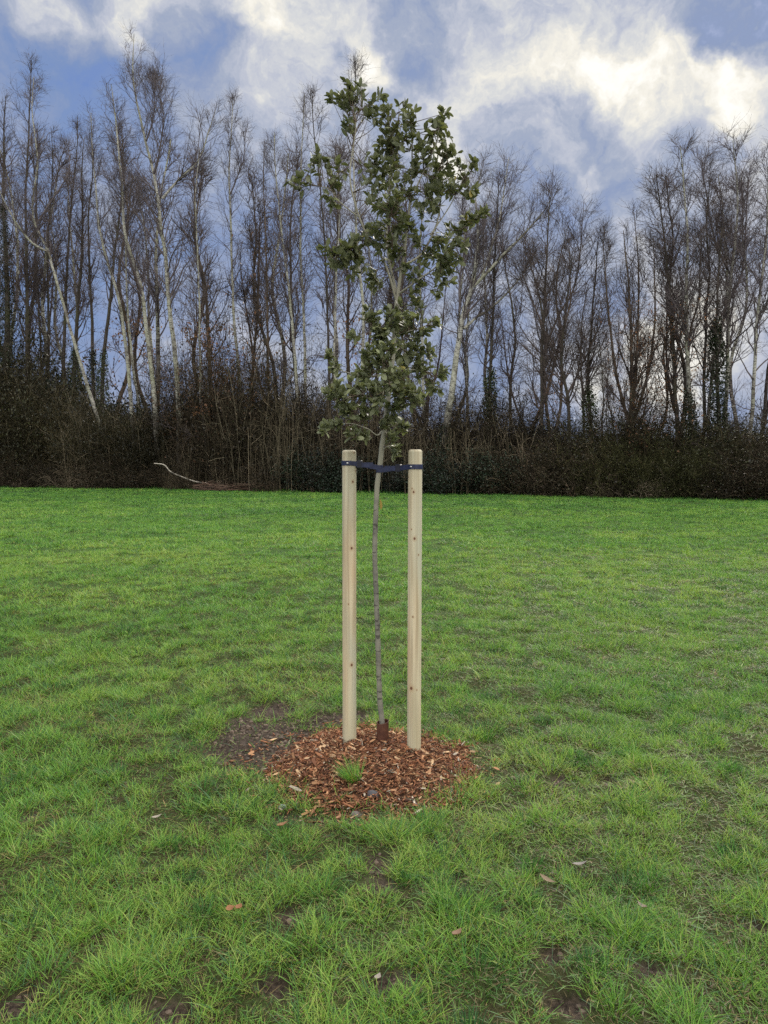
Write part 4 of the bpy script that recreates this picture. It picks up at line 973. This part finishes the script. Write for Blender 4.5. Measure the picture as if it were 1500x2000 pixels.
key_tree("bare_tree", "tall dark tree rising left of the right-hand birches", "tree", [(1322, 850), (1317, 700), (1310, 590), (1298, 490), (1288, 400), (1282, 345)], 2.4, 10, seed=29, t0=.35, lmax=3.2, n1=40, leaves_px=(760, 600, 700), **D)
key_tree("birch_tree", "birch with ivied foot, left of the two tall right-hand birches", "tree", [(1350, 850), (1344, 720), (1340, 600), (1342, 500), (1338, 400), (1328, 285)], 2, 11, seed=30, t0=.40, lmax=3.0, n1=40, ivy_px=(880, 760, .30, 1500), **B)
key_tree("bare_tree", "dark slim tree between the two tall right-hand birches", "tree", [(1374, 850), (1376, 740), (1380, 620), (1386, 540), (1380, 440), (1388, 350)], 2.5, 8, seed=31, t0=.36, lmax=2.8, n1=34, **D)
key_tree("bare_tree", "trunk thick with dark ivy among the right-hand birches", "tree", [(1405, 850), (1402, 740), (1399, 640), (1404, 540), (1410, 440)], 1.8, 10, seed=32, ivy_px=(880, 620, .50, 4200), t0=.42, lmax=2.4, n1=28, **D)
key_tree("birch_tree", "tallest birch at the right, white trunk rising behind the ivied one", "tree", [(1418, 850), (1421, 740), (1422, 620), (1428, 540), (1436, 480), (1441, 390), (1432, 275)], 3, 10, seed=33, t0=.38, lmax=3.4, n1=46, limbs=[([(1424, 590), (1455, 530), (1470, 440), (1480, 320)], 5), ([(1428, 540), (1405, 470), (1395, 380), (1390, 290)], 4.5)], **B)
key_tree("birch_tree", "birch leaning right at the wood's right end", "tree", [(1464, 850), (1472, 740), (1478, 640), (1487, 553), (1498, 450), (1500, 300)], 2, 9, seed=34, t0=.35, lmax=3.0, n1=38, **B)

# slimmer trees deeper in the wood: a few kinds, copied
rngB = np.random.default_rng(77)
protos = []
for i in range(9):
    H = 10.0; x = np.cumsum(rngB.normal(0, .25, 6)); y = np.cumsum(rngB.normal(0, .25, 6))
    pts = np.stack([x - x[0], y - y[0], np.linspace(-.2, H, 6)], -1)
    bi = i % 3 == 0
    extra = []
    if i % 4 == 1: extra = [(np.array([pts[1], pts[1] + (.9, .2, 2.2), pts[1] + (1.3, .5, 5.5)]), .055, .012)]
    protos.append((tree_meshes([(pts, .085, .014)] + extra, np.random.default_rng(300 + i), birch=(True if bi else (None if i % 3 == 1 else False)), n1=24, t0=.40, lmax=1.5, n2=5, n3=3, n4=1, rtw=.0044, lowbr=3,
                               leaves=(260, 1.5, 5.0) if i in (4, 7) else 0), bi))
TOPS = ([-100, 0, 30, 60, 110, 150, 200, 250, 300, 345, 400, 430, 480, 520, 560, 600, 660, 700, 760, 860, 920, 1000, 1060, 1140, 1180, 1220, 1270, 1330, 1400, 1480, 1600],
        [220, 200, 170, 200, 270, 280, 230, 200, 230, 270, 270, 300, 330, 280, 290, 230, 230, 260, 330, 340, 380, 340, 410, 410, 540, 520, 440, 330, 300, 300, 320])
ZONES = [(-200, 250, "among the dark trunks at the wood's left end"), (250, 560, "behind the tallest birch and the lone crowned birch"),
         (560, 1000, "deep in the wood behind the young tree"), (1000, 1240, "under the dip in the treetops right of the young tree"), (1240, 1800, "behind the right-hand birches")]
used = {}
for i in range(44):
    px = -110 + 1720 * ((i * .618034 + .13) % 1.0) + rngB.normal(0, 6)
    back = 5 + 13 * rngB.random(); Y = 45.0
    for _ in range(6): Y = edge_y(at(px, 900, Y)[0]) + back
    k = rngB.integers(0, len(protos)); meshes, bi = protos[k]
    top = np.interp(px, *TOPS) + abs(rngB.normal(0, 60)) + 25
    Hh = at(px, top, Y)[2]; p = at(px, 900, Y)
    zone = next(z for a, b, z in ZONES if a <= px < b or z is ZONES[-1][2])
    kind = "slim pale birch" if bi else ("slim brown bare tree" if k % 3 == 1 else "slim dark bare tree")
    key = (k,); loc = (p[0], Y, 0)
    lab = kind + " " + zone
    if key not in used:
        o = plant_tree("birch_tree" if bi else "bare_tree", lab, "tree", meshes, loc, lab.replace(kind, kind + "s")); used[key] = o
    else:
        o = copy_tree(used[key]); o.location = loc; tag(o, lab, "tree", lab.replace(kind, kind + "s"))
    s = Hh / 10.0; o.scale = (s * rngB.uniform(.8, 1.05), s * rngB.uniform(.8, 1.05), s); o.rotation_euler = (0, 0, rngB.uniform(0, 6.28))

# ------------------------------------------------------------------ shrubs and brambles along the wood edge
def shrub_meshes(rng, stems, H, spread, n2, n3, colA, colB, leaves, lsize, lcols, r0=.022, up=.12, ang=(5, 40), fill=.0, wander=.12, rmin=.008):
    """many stems from one stool, twiggy, with some dark leaves; H about the height"""
    g = Geo(); n = stems
    a = rng.uniform(0, 2 * math.pi, n); r = spread * np.sqrt(rng.random(n))
    base = np.stack([r * np.cos(a), r * np.sin(a), np.full(n, -.1)], -1)
    th = np.radians(rng.uniform(*ang, n)); az = a + rng.normal(0, .7, n)
    d = np.stack([np.sin(th) * np.cos(az), np.sin(th) * np.sin(az), np.cos(th)], -1)
    S = 9; L = H * rng.uniform(.45, 1.15, n); P = np.zeros((n, S, 3)); P[:, 0] = base; p = base
    for s in range(1, S):
        d = norm(d + rng.normal(0, wander, (n, 3)) + np.array([0, 0, up - .32 * (s / S) ** 2 * (ang[1] > 30)])); p = p + d * (L / (S - 1))[:, None]; P[:, s] = p
    P[..., 2] = np.maximum(P[..., 2], -.1 + .0 * P[..., 2])
    R = np.maximum((r0 * rng.uniform(.5, 1.2, n))[:, None] * np.linspace(1, .3, S)[None], rmin)
    def cc(m, S_, k): return np.repeat((colA + (colB - colA) * rng.random((m, 1)) ** 2.5) * rng.uniform(.5, 1.25, (m, 1)), S_ * k, 0)
    colA, colB = np.array(colA), np.array(colB)
    V, F = tubes(P, R, 4); g.add(V, F, cc(n, S, 4))
    pts = [P.reshape(-1, 3)]
    if n2:
        c, cr, _ = spawn(P, R, n2, rng, .15, 1, (25, 70), lambda t, pl: .34 * pl * (1.1 - .6 * t) + .1, 5, .05, .22, .6, .012, .4); cr = np.maximum(cr, rmin * .8)
        V, F = tubes(c, cr, 3); g.add(V, F, cc(len(c), 5, 3)); pts.append(c.reshape(-1, 3))
        if n3:
            e, er, _ = spawn(c, cr, n3, rng, .15, 1, (25, 70), lambda t, pl: .5 * pl + .08, 3, 0, .25, .7, .008, .5); er = np.maximum(er, rmin * .65)
            V, F = tubes(e, er, 3); g.add(V, F, cc(len(e), 3, 3)); pts.append(e.reshape(-1, 3))
    out = {'stems': g.mesh("stems", M_stem)}
    if leaves:
        Q = np.concatenate(pts); Q = Q[rng.integers(0, len(Q), leaves)] + rng.normal(0, .10 + fill, (leaves, 3)); Q = Q[Q[:, 2] > .02]
        g2 = Geo(); g2.add(*leaf_cloud(Q, rng, lsize, lcols)); out['leaves'] = g2.mesh("leaves", M_darkleaf)
    return out
def shrub_obj(name, meshes, loc):
    o = link(name, meshes['stems'], loc=loc)
    if 'leaves' in meshes: link("leaves", meshes['leaves'], o)
    return o
OLIVE = [(.018, .021, .009), (.027, .029, .012), (.012, .013, .007), (.036, .032, .016)]
DEADL = [(.028, .019, .012), (.050, .030, .018), (.017, .013, .010), (.020, .021, .011)]
KINDS = {}
for i in range(4):
    r = np.random.default_rng(500 + i)
    KINDS['tall', i] = shrub_meshes(r, 70, 5.2, .9, 8, 4, (.020, .018, .011), (.115, .10, .060), 3600, .13, OLIVE, ang=(2, 34), fill=.06)
for i in range(3):
    r = np.random.default_rng(520 + i)
    KINDS['brown', i] = shrub_meshes(r, 80, 4.6, 1.0, 8, 4, (.018, .015, .011), (.10, .082, .060), 2600, .11, DEADL, ang=(2, 40), fill=.05)
for i in range(3):
    r = np.random.default_rng(540 + i)
    KINDS['bramble', i] = shrub_meshes(r, 110, 2.3, 1.2, 6, 3, (.020, .017, .012), (.14, .115, .085), 2600, .075, DEADL + OLIVE, r0=.012, up=.02, ang=(8, 70), wander=.2, rmin=.006)
for i in range(3):
    r = np.random.default_rng(560 + i)
    KINDS['evergreen', i] = shrub_meshes(r, 45, 2.2, .8, 9, 3, (.03, .025, .02), (.06, .05, .035), 9000, .10, [(.010, .019, .013), (.016, .027, .019), (.026, .042, .030), (.007, .012, .009)], ang=(4, 55), fill=.10)
for i in range(2):
    r = np.random.default_rng(580 + i)
    KINDS['pale', i] = shrub_meshes(r, 26, 1.9, 1.1, 4, 2, (.17, .14, .11), (.36, .31, .25), 0, .05, DEADL, r0=.012, up=.03, ang=(4, 60), wander=.16, rmin=.007)
for i in range(2):
    r = np.random.default_rng(590 + i)
    KINDS['green', i] = shrub_meshes(r, 110, 2.9, 1.2, 7, 4, (.030, .033, .014), (.15, .15, .070), 2400, .075, [(.045, .055, .020), (.065, .070, .028), (.035, .036, .018)], r0=.013, up=.05, ang=(6, 58), wander=.18, rmin=.006)
for i in range(3):
    r = np.random.default_rng(610 + i)
    KINDS['pole', i] = shrub_meshes(r, 13, 5.0, .8, 4, 2, (.09, .08, .055), (.30, .26, .20), 0, .05, DEADL, r0=.024, up=.06, ang=(1, 14), wander=.07, rmin=.009)
for i in range(2):
    r = np.random.default_rng(620 + i)
    KINDS['rusty', i] = shrub_meshes(r, 16, 6.0, .7, 7, 4, (.035, .028, .02), (.10, .08, .06), 420, .11, [(.13, .062, .03), (.17, .085, .045), (.10, .05, .03)], r0=.022, up=.1, ang=(2, 26), fill=.05)
proto_obj = {}
def put_shrub(kind, px, back, Hm, native, wide, label, group, rng):
    v = int(rng.integers(0, sum(1 for k in KINDS if k[0] == kind))); Y = 45.0
    for _ in range(6): Y = edge_y(at(px, 920, Y)[0]) + back
    p = at(px, 920, Y); loc = (p[0], Y, 0)
    nm = {'tall': "tall_shrub", 'brown': "brown_shrub", 'bramble': "bramble_bush", 'evergreen': "evergreen_bush", 'pale': "dead_plant", 'green': "green_shrub", 'pole': "sapling_clump", 'rusty': "rusty_leaved_shrub"}[kind]
    if (kind, v) not in proto_obj: o = proto_obj[kind, v] = shrub_obj(nm, KINDS[kind, v], loc)
    else: o = copy_tree(proto_obj[kind, v]); o.location = loc
    s = Hm / native; o.scale = (s * wide * rng.uniform(.85, 1.15), s * wide * rng.uniform(.85, 1.15), s * rng.uniform(.9, 1.08)); o.rotation_euler = (0, 0, rng.uniform(0, 6.28))
    tag(o, label, {'pale': "dead plant", 'pole': "saplings"}.get(kind, "shrub"), group)
    return o
rs = np.random.default_rng(99)
def line(kind, x0, x1, step, back, py_top, native, wide, label, group, jit=.4, hj=.22):
    px = x0
    while px < x1:
        b = back + rs.uniform(-1, 1) * jit * 2; Y = 45.0
        for _ in range(5): Y = edge_y(at(px, 920, Y)[0]) + b
        top = np.interp(px, *py_top) if isinstance(py_top, tuple) else py_top
        H = at(px, top, Y)[2] * (1 + rs.normal(0, hj))
        put_shrub(kind, px, b, H, native, wide, label, group, rs); px += step * rs.uniform(.75, 1.25)
# tall thicket at the left, lower towards the right
line('evergreen', -60, 660, 44, 9.0, ([0, 120, 300, 400, 640], [735, 745, 800, 800, 775]), 2.6, .75, "broad dark evergreen bush at the back of the left thicket", "dark evergreens behind the left thicket")
line('evergreen', 660, 1560, 40, 8.0, ([660, 700, 900, 1500], [770, 835, 850, 862]), 2.6, .9, "broad dark evergreen bush at the back of the right thicket", "dark evergreens behind the right thicket")
line('tall', -50, 300, 24, 3.2, ([0, 100, 200, 300], [735, 755, 800, 830]), 4.9, .62, "olive leafless shrub in the tall thicket at the wood's left end", "olive shrubs of the left thicket")
line('tall', -40, 300, 26, 1.6, ([0, 120, 300], [780, 805, 845]), 4.9, .7, "olive leafless shrub in the tall thicket at the wood's left end", "olive shrubs of the left thicket")
line('brown', 300, 660, 27, 3.4, ([300, 400, 500, 600, 660], [815, 770, 745, 760, 805]), 4.4, .62, "brown twiggy shrub between the tallest birch and the young tree", "brown shrubs left of the young tree")
line('brown', 300, 700, 36, 1.8, ([300, 500, 700], [840, 800, 830]), 4.4, .7, "brown twiggy shrub between the tallest birch and the young tree", "brown shrubs left of the young tree")
line('brown', 700, 1080, 28, 3.0, ([700, 900, 1080], [820, 815, 830]), 4.4, .8, "brown leafless shrub in the dark thicket right of the young tree", "brown shrubs right of the young tree")
line('tall', 1040, 1540, 28, 2.8, ([1040, 1250, 1500], [848, 852, 850]), 4.9, .95, "olive leafless shrub at the back of the right-hand bank", "olive shrubs of the right bank")
line('bramble', 960, 1240, 25, 1.0, ([960, 1040, 1240], [892, 874, 872]), 2.2, .8, "grey brown bramble tangle on the right-hand bank", "brambles of the right bank")
line('green', 1130, 1440, 26, 1.2, ([1130, 1250, 1440], [868, 864, 878]), 2.8, .8, "greenish twiggy shrub on the right-hand bank", "green twiggy shrubs of the right bank")
line('bramble', 1400, 1560, 24, .9, ([1400, 1500], [882, 880]), 2.2, .9, "dark bramble heap at the wood's right end", "brambles at the right end")
line('bramble', -50, 300, 26, .7, 895, 2.2, .9, "dark bramble heap at the foot of the left thicket", "brambles of the left thicket")
line('bramble', 300, 560, 28, .8, 905, 2.2, 1.0, "low dark bramble at the foot of the central birches", "brambles under the central birches")
line('evergreen', 545, 690, 24, .9, ([545, 600, 690], [895, 878, 905]), 2.3, 1.0, "dark leafy bush left of the left timber stake", "dark leafy bushes left of the stakes")
line('evergreen', 690, 840, 28, .9, 905, 2.3, 1.0, "dark leafy bush seen between the timber stakes", "dark leafy bushes between the stakes")
line('evergreen', 835, 1000, 22, .7, ([835, 900, 1000], [898, 895, 905]), 2.3, 1.0, "dark bluish leafy bush at the foot of the leaning right birch", "dark leafy bushes right of the stakes")
line('pale', 20, 190, 24, .1, 912, 1.9, .9, "bleached dead stems at the grass edge on the far left", "bleached stems at the left edge")
line('pale', 440, 640, 45, .1, 925, 1.9, .9, "bleached dead stems beside the brush heap", "bleached stems beside the brush heap")
line('pale', 1030, 1330, 34, .1, 925, 1.9, 1.0, "bleached dead stems at the foot of the right-hand bank", "bleached stems at the right bank")

line('pole', 10, 300, 36, 0.45, ([0, 300], [790, 810]), 5.2, .8, "clump of thin upright saplings in front of the left thicket", "sapling clumps of the left thicket")
line('pole', 330, 690, 21, 0.45, ([330, 500, 690], [800, 770, 800]), 5.2, .75, "clump of thin upright saplings under the central birches", "sapling clumps under the central birches")
line('pole', 700, 1010, 26, 0.45, ([700, 1010], [800, 820]), 5.2, .8, "clump of thin upright saplings right of the young tree", "sapling clumps right of the young tree")
line('rusty', 378, 500, 26, 2.2, ([378, 420, 500], [690, 640, 670]), 6.2, .62, "shrub with rusty orange leaves right of the tallest birch", "rusty leaved shrubs right of the tallest birch")
line('rusty', 1195, 1300, 34, 2.0, ([1195, 1250, 1300], [680, 640, 680]), 6.2, .8, "shrub with rusty withered leaves in the middle of the right-hand trees", "rusty leaved shrubs of the right-hand wood")
# fallen white branch and heap of cut brush
def edge_pts(path, back):
    Y = 45.0
    for _ in range(6): Y = edge_y(at(path[0][0], 930, Y)[0]) + back
    return P3(path, Y), Y
rng_b = np.random.default_rng(6)
q, Y = edge_pts([(301, 905), (321, 908), (333, 921), (355, 931), (380, 940), (408, 945)], -1.2)
q = resample(q, 26); O = q[-1].copy(); Rb = np.interp(np.linspace(0, 1, 26), [0, 1], [.026, .045])
g = Geo(); V, F = tubes((q - O)[None], Rb[None], 7); g.add(V, F, np.repeat(np.where(rng_b.random((26, 1)) < .2, .10, .36) * np.array([[1, .97, .90]]), 7, 0))
tag(link("fallen_branch", g.mesh("fallen_branch", M_stem), loc=O), "fallen white birch branch propped up at the grass edge", "branch")
rng = np.random.default_rng(40); g = Geo(); c0, Y = edge_pts([(460, 950)], -.2); c0 = c0[0]
n = 150; P0 = np.stack([c0[0] + rng.uniform(-2.1, 1.6, n), Y + rng.normal(0, .35, n), rng.random(n) ** 1.5 * .38 + .05], -1)
az = rng.normal(0, .45, n) + np.where(rng.random(n) < .5, 0, math.pi); dirs = np.stack([np.cos(az), np.sin(az), rng.normal(.02, .12, n)], -1)
t = np.linspace(-.5, .5, 5)[None, :, None]; PP = P0[:, None] + dirs[:, None] * t * rng.uniform(.6, 1.9, (n, 1, 1)) + rng.normal(0, .03, (n, 5, 3)); PP[..., 2] = np.maximum(PP[..., 2], .02)
cols = np.array([(.10, .06, .05), (.15, .10, .08), (.06, .045, .04), (.20, .15, .12)])[rng.integers(0, 4, n)]
V, F = tubes(PP, np.linspace(.018, .009, 5)[None] * rng.uniform(.6, 1.4, (n, 1)), 4); g.add(V, F, np.repeat(cols, 20, 0))
tag(link("brush_heap", g.mesh("brush_heap", M_stem)), "low heap of reddish cut brush at the grass edge", "brush", kind='stuff')
print("scene built")
